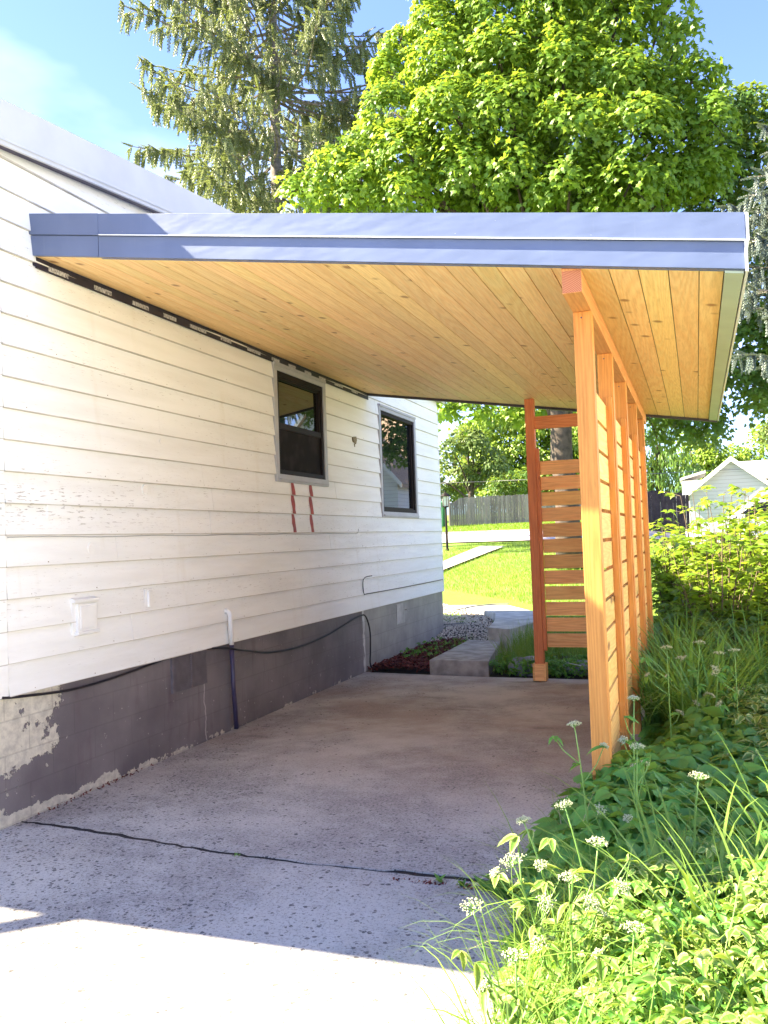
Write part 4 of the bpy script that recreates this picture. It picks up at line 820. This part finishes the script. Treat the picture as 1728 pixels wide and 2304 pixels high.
spruce('spruce_tree', -11.03, 30, ground(-11, 30), 33.0, 12.2, 26.5, 6.6, M['spruce'], 'tall drooping spruce above the white roof on the left', .64, .6, 1.0, .36)
spruce('blue_spruce', 8.4, 17.5, ground(8.4, 17.5), 12.5, 5.2, 9.2, 3.7, M['bluespruce'], 'silvery blue spruce branches at the right edge', 1.6, .28, .7, .16, (math.pi*.72, math.pi*1.35), 14)

# far trees
def blobs(L, Y, r, dy=1.5, fill=1): return [(x+random.uniform(-.3, .3), Y+random.uniform(-dy, dy), z, r*random.uniform(.8, 1.2)) for x, z in L for _ in range(fill)]
b1 = blobs([(-12.6, 8.0), (-11.9, 8.9), (-11.2, 8.9), (-10.4, 8.2), (-9.8, 7.3), (-9.0, 6.6), (-12.4, 6.2), (-11.3, 6.4), (-10.3, 6.0), (-9.2, 5.6), (-12.8, 4.8), (-8.7, 5.1), (-13.4, 7.2), (-14.3, 6.0)], 60, 1.0)
tree('rounded_tree', b1, (-11.4, 60, ground(-11.4, 60)), (-11.2, 60, 6.2), .3, 4.4, .27, 13, .5, M['olive'], M['bark'], 'rounded olive green tree behind the grey board fence', tv=SLV, tf=SLF)
b1 = blobs([(-8.5, 5.2), (-8.0, 4.7), (-7.7, 5.4)], 58.5, .85); tree('rounded_shrub', b1, (-8.1, 59.5, ground(-8.1, 59.5)), (-8.1, 59.5, 4), .12, 3, .22, 12, .4, M['maple2'], M['bark'], 'small dark green bush peeping over the board fence', tv=SLV, tf=SLF)
L = [(-13.5, 7), (-12, 6.4), (-14.5, 8.5), (-15, 6), (-11, 7.2), (-8.8, 7.4), (-7, 6.9), (-5.6, 6.4), (-12.6, 4.8), (-8.6, 4.6), (-6.8, 4.4), (-5, 4.2), (-14, 10.5), (-12.3, 11), (-10.8, 11.6), (-9.4, 11.2), (-8, 10.8), (-6.5, 10.2), (-5.2, 9.2), (-13, 9), (-11.5, 8.6), (-9.8, 9), (-8.2, 8.5), (-6.6, 8), (-5, 7.4), (-9.5, 6.4), (-7.8, 6), (-6.2, 5.6), (-4.6, 5.4), (-10, 5), (-3.5, 6.5), (-3, 8)]
tree('yellow_green_tree', blobs(L, 72, 1.6), (-8.5, 72, ground(-8.5, 72)), (-8.3, 72, 8), .35, 2.6, .38, 12, .7, M['yellow'], M['bark'], 'broad yellow green tree farthest back behind the board fence', tv=SLV, tf=SLF)
L = [(-6.0, 12), (-5.2, 13.4), (-6.8, 10.6), (-4.6, 11.2), (-5.5, 9), (-4.2, 9.6)]
tree('pale_tree', blobs(L, 78, 1.3), (-5.4, 78, ground(-5.4, 78)), (-5.4, 78, 9), .25, 1.5, .36, 10, .7, M['far_green'], M['bark'], 'pale green tree behind the rear screen post', tv=SLV, tf=SLF)
L = [(-.6, 4.2), (.4, 3.6), (1.2, 3.8), (2.2, 3.9), (3.2, 4.2), (3.4, 5.6), (-.8, 5.8), (.6, 6.2), (1.6, 7.0), (2.6, 6.6), (1.0, 8.2), (2.2, 8.6), (.2, 4.8), (1.5, 5.2), (2.6, 4.8), (0, 7.4), (1.6, 9.6)]
tree('hanging_cedar', blobs(L, 62, 1.0, 1), (1.6, 62, ground(1.6, 62)), (1.6, 62, 7), .3, 2.2, .45, 12, .6, M['far_green'], M['bark'], 'green cedar seen between the carport screen and the garage', tv=[(0,0,0),(.1,.3,0),(0,1.2,0),(-.1,.3,0)], tf=[(0,1,2,3)], droop=2.2)
L = [(3.2, 6.6), (4.0, 7.6), (4.6, 6.8), (5.3, 7.2), (3.6, 8.6), (4.8, 8.0), (5.6, 6.4), (4.2, 5.8)]
tree('yellow_green_tree', blobs(L, 68, 1.0, 1), (4.2, 68, ground(4.2, 68)), (4.2, 68, 6), .25, 2.2, .33, 12, .55, M['yellow'], M['bark'], 'yellow green tree rising straight behind the garage gable', tv=SLV, tf=SLF)
L = [(6.2, 6.4), (7.2, 6.6), (8.2, 7.0), (9.2, 7.6), (8.8, 8.6), (9.8, 9.4), (6.7, 7.3), (10.2, 7.4)]
tree('yellow_green_tree', blobs(L, 70, 1.0, 1), (8.6, 70, ground(8.6, 70)), (8.6, 70, 6), .25, 2.2, .33, 12, .55, M['yellow'], M['bark'], 'yellow green tree above the pale roof at the right edge', tv=SLV, tf=SLF)
L = [(7.9, 6.8), (8.2, 7.8), (7.8, 8.8), (8.4, 9.6), (8.8, 8.4), (8.9, 6.6)]
tree('conifer', blobs(L, 52, .8, 1), (8.5, 52, ground(8.5, 52)), (8.5, 52, 9.6), .2, 2.6, .3, 12, .5, M['olive'], M['bark'], 'dull green conifer cut by the right edge above the roofs', tv=SLV, tf=SLF)
# trees behind the camera side and left street so window and sky light stay plausible
L = [(-24, 5), (-22, 7), (-20, 6), (-19, 4.5), (-23, 3.8), (-17, 5.6), (-16.4, 4.2), (-15.2, 6.5)]
tree('street_tree', blobs(L, 64, 1.5), (-19.5, 64, ground(-19.5, 64)), (-19.5, 64, 5), .3, 1.6, .35, 10, .7, M['far_green'], M['bark'], 'green street tree hidden behind the far corner of the house', tv=SLV, tf=SLF)

# maple saplings on the right
def sapling(base, H, spread, nst, nlf, label, leaf=.125, flat=.5):
    bx_, by_ = base; z0 = ground(bx_, by_); t = thing('maple_sapling', (bx_, by_, z0), label, 'shrub', 'maple saplings in the side bed'); mb = MB(); P = []; D = []
    for s in range(nst):
        az = random.uniform(0, 6.28); rr = spread*math.sqrt(random.random()); top = Vector((bx_+math.cos(az)*rr, by_+math.sin(az)*rr, z0+H*random.uniform(.6, 1)*(1-.25*(rr/spread)**2))); b = Vector((bx_+math.cos(az)*rr*.45, by_+math.sin(az)*rr*.45, z0))
        mid = b.lerp(top, .55)+Vector((0, 0, .1)); pts = [b*(1-u)**2+mid*2*u*(1-u)+top*u*u for u in np.linspace(0, 1, 7)]; mb.tube(pts, [.011*(1-.8*u)+.002 for u in np.linspace(0, 1, 7)], 5)
        for k in range(7):
            u = .25+.75*k/6.; c = pts[min(6, int(u*6))]; a = random.uniform(0, 6.28); ln = random.uniform(.12, .42); e = c+Vector((math.cos(a)*ln, math.sin(a)*ln, ln*.25)); mb.tube([c, e], [.004, .0015], 4, False)
            for q_ in range(nlf):
                w_ = c.lerp(e, random.uniform(.25, 1.1)); o = random.uniform(0, 6.28); P.append(tuple(w_+Vector((math.cos(o)*.04, math.sin(o)*.04, random.uniform(-.03, .03))))); D.append((math.cos(o)+math.cos(a)*.5, math.sin(o)+math.sin(a)*.5, -.35))
    mb.put('stems', M['twig'], t); P = np.array(P); D = np.array(D)+rng.normal(0, .15, (len(P), 3)); N = np.c_[rng.normal(0, .28, (len(P), 2)), np.ones(len(P))]
    put('leaves', stamp('leaves', MLV, MLF, P, frames(D, N), rng.uniform(.6, 1.15, len(P))*leaf), M['sapling'], t)
sapling((4.05, 11.2), 1.75, .62, 30, 5, 'low leafy maple sapling close behind the last screen post')
sapling((5.0, 11.3), 2.15, .6, 34, 5, 'tall maple sapling nearest the right edge in the side bed')
sapling((4.5, 12.4), 2.2, .75, 36, 5, 'maple sapling in front of the garage wall')
sapling((5.3, 13.2), 2.4, .8, 34, 5, 'maple sapling hiding the front of the white car')
sapling((4.1, 14.0), 2.3, .9, 30, 5, 'wide low maple sapling farthest behind the screen')
sapling((4.75, 12.0), 1.3, .8, 30, 7, 'low spreading maple sapling in front of the taller ones')
sapling((4.0, 12.9), 1.35, .6, 26, 7, 'bushy maple sapling right behind the screen end')
sapling((3.62, 12.9), 1.75, .5, 26, 5, 'maple sapling touching the end of the slatted screen')
sapling((4.85, 8.6), 1.1, .5, 22, 5, 'short dark maple sapling over the daylilies', .12)
# shaded undergrowth below saplings
def tri_leaves(name, q, zr, size, mat, per=3, lean=.35, tvv=None, tff=None, attr=None, spread=.9):
    n = len(q); P = []; D = []; N = []; Sx = []
    z = T(q[:, 0], q[:, 1])-.03; h = z+zr; az = rng.uniform(0, 6.28, n)
    up_ = unit(np.c_[rng.normal(0, lean, (n, 2)), np.ones(n)])
    for k in range(per):
        a = az+(k-(per-1)/2)*spread*(2.1 if per > 3 else 1.15)+rng.normal(0, .12, n); d = np.c_[np.cos(a), np.sin(a), rng.normal(-.25, .25, n)]
        P.append(np.c_[q, h]+unit(d)*.012); D.append(d); N.append(up_+rng.normal(0, .14, (n, 3))); Sx.append(size*rng.uniform(.75, 1.15, n)*(1.12 if k == per//2 else .95))
    return stamp(name, tvv, tff, np.concatenate(P), frames(np.concatenate(D), np.concatenate(N)), np.concatenate(Sx), attr)
# broad leaf: pointed oval with a toothed rim and a fold along the midrib
ts = np.linspace(0, 1, 10); wv = .34*np.sin(np.pi*np.minimum(1, ts**.8))*(1-.25*ts)
BV = []; BA = []
for i, (t_, w_) in enumerate(zip(ts, wv)):
    tooth = 1.10 if i % 2 else .92; dz = -.22*t_*t_
    BV += [(-w_*tooth, t_-.03*(i % 2), dz+w_*.32), (-w_*.5, t_, dz+w_*.20), (0, t_, dz), (w_*.5, t_, dz+w_*.20), (w_*tooth, t_-.03*(i % 2), dz+w_*.32)]; BA += [1, .5, 0, .5, 1]
BF = [(5*i+k, 5*i+k+1, 5*i+k+6, 5*i+k+5) for i in range(9) for k in range(4)]
def bed_edge(y): return np.interp(y, [1.5, 2.2, 3.0, 3.4, 4.0, 4.8, 5.4, 7, 10], [3.38, 3.30, 3.22, 3.20, 3.10, 3.13, 3.40, 3.46, 3.5])
def bed_pts(n, y0, y1, xr, pw=1.):
    y = y0+(y1-y0)*rng.uniform(0, 1, n)**pw; e = bed_edge(y); return np.c_[e+xr*rng.uniform(0, 1, n)**1.15, y]
def hgt(q, lo, hi): e = q[:, 0]-bed_edge(q[:, 1])+.12*(q[:, 1] > 3.6)*(q[:, 1] < 5.2); return lo+(hi-lo)*sst(e/.45)*rng.uniform(.55, 1, len(q))**.7
q = bed_pts(3400, 1.8, 5.6, 1.9, .9); q2 = bed_pts(1500, 5.0, 9.0, 1.6)
qq = np.concatenate([q, q2]); zr = hgt(qq, .07, .42)
tag(put('groundcover', tri_leaves('groundcover', qq, zr, .12, M['gout'], 3, .42, BV, BF, BA), M['gout']), 'dense broad leaved green groundcover beside the screen posts', 'groundcover', kind='stuff')
# stems of the groundcover, sparse
q = bed_pts(1500, 1.6, 3.2, 1.5); zr = hgt(q, .06, .40)+rng.uniform(0, .14, len(q))
tag(put('groundcover', tri_leaves('groundcover', q, zr, .055, M['gout'], 5, .6, [(a*.8, b, c*1.6) for a, b, c in BV], BF, BA, .6), M['gout']), 'plain green small leaved weeds mixed into the sunny foreground', 'groundcover', kind='stuff')
q = bed_pts(1500, 1.6, 3.15, 1.5); zr = hgt(q, .06, .42)+rng.uniform(0, .15, len(q))
tag(put('variegated_groundcover', tri_leaves('variegated_groundcover', q, zr, .045, M['varieg'], 5, .55, BV, BF, BA, .62), M['varieg']), 'white edged pale green groundcover in the sunny foreground', 'groundcover', kind='stuff')
q = np.c_[rng.normal(4.36, .16, 520), rng.normal(5.9, .6, 520)]; zr = rng.uniform(.2, .5, 520)
tag(put('variegated_groundcover', tri_leaves('variegated_groundcover', q, zr, .075, M['varieg'], 5, .5, BV, BF, BA, .62), M['varieg']), 'white edged groundcover patch at the right edge before the daylilies', 'groundcover', kind='stuff')
q = np.c_[rng.uniform(3.35, 7.5, 5000), rng.uniform(8.5, 17, 5000)]; q = q[(q[:, 0] > 3.55) | (q[:, 1] > 10.4)]
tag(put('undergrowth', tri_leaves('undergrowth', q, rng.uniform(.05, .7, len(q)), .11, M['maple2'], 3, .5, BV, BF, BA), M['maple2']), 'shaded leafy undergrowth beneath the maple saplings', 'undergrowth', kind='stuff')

# daylily clumps
def clump(name, c, n, Lr, wr, spread, bend, mat, label, cat, group=None):
    z = ground(*c); t = thing(name, (c[0], c[1], z), label, cat, group); a = rng.uniform(0, 6.28, n); r_ = spread*np.sqrt(rng.uniform(0, 1, n))
    B = np.c_[c[0]+np.cos(a)*r_, c[1]+np.sin(a)*r_, np.full(n, z)]
    put('blades', blades('blades', B, rng.uniform(*Lr, n), rng.uniform(*wr, n), a+rng.normal(0, .6, n), rng.uniform(*bend, n), 9, mat, 1.5), mat, t); return t
DL = ['daylily clump against the third screen post', 'daylily clump in the middle of the side bed', 'daylily clump beside the fourth screen post', 'daylily clump at the right edge of the side bed', 'daylily clump below the short maple sapling', 'small daylily clump by the last screen post', 'daylily clump spilling towards the variegated leaves']
for (c, lb) in zip([(3.62, 7.2), (3.95, 7.7), (3.66, 8.2), (4.35, 7.6), (4.3, 8.6), (3.66, 9.2), (3.85, 6.7)], DL):
    clump('daylily', c, 200, (.6, 1.1), (.016, .028), .20, (.6, 2.5), M['lily'], lb, 'daylily', 'daylilies in the side bed')
# tall grasses in the foreground
GL = ['tuft of tall arching grass nearest the camera at the lower right corner', 'tall arching grass tuft leaning over the broad leaves', 'tall grass tuft at the right edge of the photo', 'grass tuft among the white edged leaves', 'grass tuft hanging towards the drive']
for (c, nn, Lr, lb) in zip([(4.05, 2.55), (3.85, 3.0), (4.22, 3.35), (3.62, 2.3), (4.0, 2.1)], (150, 110, 130, 70, 110), ((.6, 1.0), (.6, 1.05), (.6, 1.05), (.4, .7), (.5, .85)), GL):
    clump('grass_tuft', c, nn, Lr, (.009, .019), .22, (.9, 2.6), M['blade'], lb, 'grass', 'tall grasses in the foreground')
q = bed_pts(3200, 1.5, 3.4, 1.5); n = len(q)
tag(put('grass', blades('grass', np.c_[q, np.zeros(n)-.02], rng.uniform(.3, .75, n), rng.uniform(.003, .008, n), rng.uniform(0, 6.28, n), rng.uniform(.5, 2.6, n), 7, M['blade'], 1.4), M['blade']), 'fine grass growing through the foreground leaves', 'grass', kind='stuff')
# weeds by the steps
q = np.concatenate([scatter_poly([(1.55, 9.95), (2.1, 9.85), (2.15, 11.5), (1.5, 12.6), (1.42, 11.3)], 900), scatter_poly([(1.5, 12), (2.6, 10.5), (3.2, 12), (2.4, 14)], 900)]); n = len(q)
tag(put('weedy_grass', blades('weedy_grass', np.c_[q, T(q[:, 0], q[:, 1])-.03], rng.uniform(.2, .55, n), rng.uniform(.005, .009, n), rng.uniform(0, 6.28, n), rng.uniform(.1, 1.5, n), 5, M['blade'], 1.3), M['blade']), 'long uncut grass between the steps and the rear screen', 'grass', kind='stuff')
q = np.concatenate([scatter_poly([(1.55, 9.78), (3.25, 9.66), (3.25, 10.5), (1.5, 10.6)], 1100), scatter_poly([(.15, 10.6), (.62, 10.4), (.75, 11.9), (.2, 12.1)], 90)]); 
tag(put('weeds', tri_leaves('weeds', q, rng.uniform(.03, .20, len(q)), .05, M['gout'], 3, .5, BV, BF, BA), M['gout']), 'low leafy weeds behind the slab edge and in the mulch', 'weeds', kind='stuff')
q = scatter_poly([(.25, 10.5), (.72, 10.6), (.78, 12.2), (.5, 12.9)], 170); n = len(q)
tag(put('weedy_grass', blades('weedy_grass', np.c_[q, np.zeros(n)+.01], rng.uniform(.08, .22, n), rng.uniform(.005, .009, n), rng.uniform(0, 6.28, n), rng.uniform(.2, 1.5, n), 4, M['blade'], 1.3), M['blade']), 'small green tufts growing in the red mulch', 'grass', kind='stuff')

q = bed_pts(260, 1.7, 5.4, 1.5); n = len(q)
tag(put('dry_grass', blades('dry_grass', np.c_[q, np.zeros(n)], rng.uniform(.25, .6, n), rng.uniform(.003, .007, n), rng.uniform(0, 6.28, n), rng.uniform(.6, 2.6, n), 6, M['blade'], 1.2), leaf_mat('dry_straw', (.42, .34, .17), (.55, .46, .26), .2)), 'dry straw coloured stems scattered through the side bed', 'grass', kind='stuff')
# flowering stems (umbels)
def umbel_head(mb, pos, rad, axis):
    ax = Vector(axis).normalized(); a = ax.orthogonal().normalized(); b = ax.cross(a); tips = []
    for i in range(15):
        th = i*2.4; rr = rad*math.sqrt((i+.5)/15); p = Vector(pos)+(a*math.cos(th)+b*math.sin(th))*rr+ax*(rad*.75-.35*rr*rr/rad); mb.tube([pos, p], .0011, 3, False); tips.append(p)
    return tips
FL = []
def flowering(x, y, ztop, dx, dy, label, nb=2, rad=.030):
    z0 = ground(x, y); t = thing('flowering_weed', (x-dx, y-dy, z0), label, 'flower', 'white umbel flowers in the side bed'); mb = MB(); tips = []
    b = Vector((x-dx, y-dy, z0)); top = Vector((x, y, ztop)); mid = b.lerp(top, .5)+Vector((-dx*.35, -dy*.35, .04)); pts = [b*(1-u)**2+mid*2*u*(1-u)+top*u*u for u in np.linspace(0, 1, 10)]
    mb.tube(pts, [.0055*(1-.6*u) for u in np.linspace(0, 1, 10)], 7); hd = [(top, pts[-1]-pts[-2]+Vector((0, 0, .02)), rad)]; nodes = []
    for i in range(nb+1):
        u = .55+.14*i; c = pts[int(u*9)]; a = random.uniform(0, 6.28); ln = random.uniform(.09, .17); e = c+Vector((math.cos(a)*ln*.8, math.sin(a)*ln*.8, ln*.8)); nodes.append((c, a))
        mb.tube([c, c.lerp(e, .5)+Vector((math.cos(a)*.02, math.sin(a)*.02, 0)), e], [.003, .0025, .002], 5)
        if i < nb: hd.append((e, e-c, rad*random.uniform(.6, .85)))
        nodes.append((e, a+2))
    heads = [umbel_head(mb, p, r_*random.uniform(.7, 1.05), ax) for p, ax, r_ in hd]
    mb.put('stem', M['stem'], t, smooth=True)
    P = []; D = []
    for c, a in nodes:
        for k in range(3): aa = a+(k-1)*.75; P.append(tuple(c)); D.append((math.cos(aa), math.sin(aa), random.uniform(-.5, .1)))
    P = np.array(P); D = np.array(D); put('leaves', stamp('leaves', [(x_*.62, y_, z_) for x_, y_, z_ in BV], BF, P, frames(D, np.c_[rng.normal(0, .3, (len(P), 2)), np.ones(len(P))]), rng.uniform(.05, .085, len(P)), BA), M['gout'] if y > 3.3 else M['varieg'], t)
    for tips in heads:
        tp = np.array([tuple(p) for p in tips]); tp = np.repeat(tp, 8, 0)+rng.normal(0, .0034, (len(tp)*8, 3)); me = stamp('flower_head', octv, octf, tp, randrot(len(tp)), rng.uniform(.0018, .0034, len(tp))); put('flower_head', me, M['flower'], t)
for a in [(3.22, 2.40, .54, .0, -.25, 'lone white flower head leaning out over the sunlit drive', 0, .036),
          (3.30, 2.60, .60, -.10, -.1, 'flowering stem just above the lone leaning flower', 3, .036),
          (3.27, 2.93, .62, -.12, -.05, 'flowering stem reaching left over the drive crack', 2, .03),
          (3.42, 2.87, .70, -.1, -.05, 'flowering stem with small head above the drive edge', 1, .03),
          (3.33, 3.80, .76, -.05, -.02, 'tall flowering stem in front of the nearest post', 2, .034),
          (3.56, 4.12, .82, .02, .05, 'tall flowering stem rising beside the nearest post', 2, .034),
          (3.59, 3.77, .68, .02, 0, 'flowering stem to the right of the nearest post foot', 2, .03),
          (3.83, 3.51, .64, .05, 0, 'single flowering stem over the broad leaves', 1, .036),
          (3.54, 2.70, .64, .05, 0, 'flowering stem in the middle of the foreground', 2, .036),
          (3.47, 2.57, .58, 0, 0, 'bushy flowering stem low in the foreground', 3, .036),
          (3.66, 2.42, .52, .03, 0, 'short flowering stem among the grasses', 2, .034),
          (3.66, 5.60, .86, 0, 0, 'flowering stem in front of the second screen post', 2, .034),
          (3.85, 6.15, .82, .05, 0, 'flowering stem before the daylilies', 3, .04),
          (3.97, 6.25, .74, .05, 0, 'flowering stem beside the variegated patch', 2, .04),
          (4.06, 5.95, .80, .0, 0, 'rightmost flowering stem before the daylilies', 2, .04),
          (3.72, 6.3, .70, .0, 0, 'flowering stem half hidden at the daylily foot', 2, .036),
          (3.36, 2.30, .46, 0, 0, 'lowest flowering stem at the edge of the drive', 2, .034)]:
    flowering(*a)
# dandelion and sprigs in the crack
def sprig(x, y, n, L, label, name='weed_sprig'):
    t = thing(name, (x, y, 0), label, 'weed'); a = rng.uniform(0, 6.28, n); D = np.c_[np.cos(a), np.sin(a), rng.uniform(.2, 1.6, n)]
    put('leaves', stamp('leaves', [(q_[0]*.6, q_[1], q_[2]) for q_ in BV], BF, np.tile([[x, y, .0]], (n, 1))+rng.normal(0, .01, (n, 3))*[1, 1, 0], frames(D, np.c_[rng.normal(0, .3, (n, 2)), np.ones(n)]), rng.uniform(.6, 1.1, n)*L, BA), M['gout'], t)
sprig(3.03, 3.80, 9, .17, 'dandelion leaves sprouting where the crack meets the bed', 'dandelion')
sprig(2.90, 3.84, 7, .085, 'small leafy weed in the crack left of the dandelion'); sprig(2.68, 3.875, 5, .05, 'tiny sprig in the middle of the drive crack'); sprig(1.56, 3.925, 4, .032, 'tiny two leaved seedling alone in the drive crack')
sprig(2.99, 3.78, 10, .12, 'low weed rosette against the dandelion'); sprig(2.79, 3.86, 7, .06, 'small weed rosette between the tiny sprig and the dandelion')
# dead leaves in the crack and at the foundation
q = np.concatenate([np.c_[rng.uniform(2.45, 3.0, 50), 3.845+rng.normal(0, .010, 50)], np.c_[.0+np.abs(rng.normal(.01, .02, 90)), rng.uniform(4.2, 5.4, 90)]]); n = len(q)
me = stamp('leaf_litter', tv := [(-.4, -1, 0), (.5, -.7, .2), (.35, .9, 0), (-.4, .8, .25)], [(0, 1, 2, 3)], np.c_[q, rng.uniform(.0, .012, n)], randrot(n), rng.uniform(.004, .013, n)); tag(put('leaf_litter', me, M['mulch']), 'brown leaf litter in the drive crack and foundation corner', 'litter', kind='stuff')
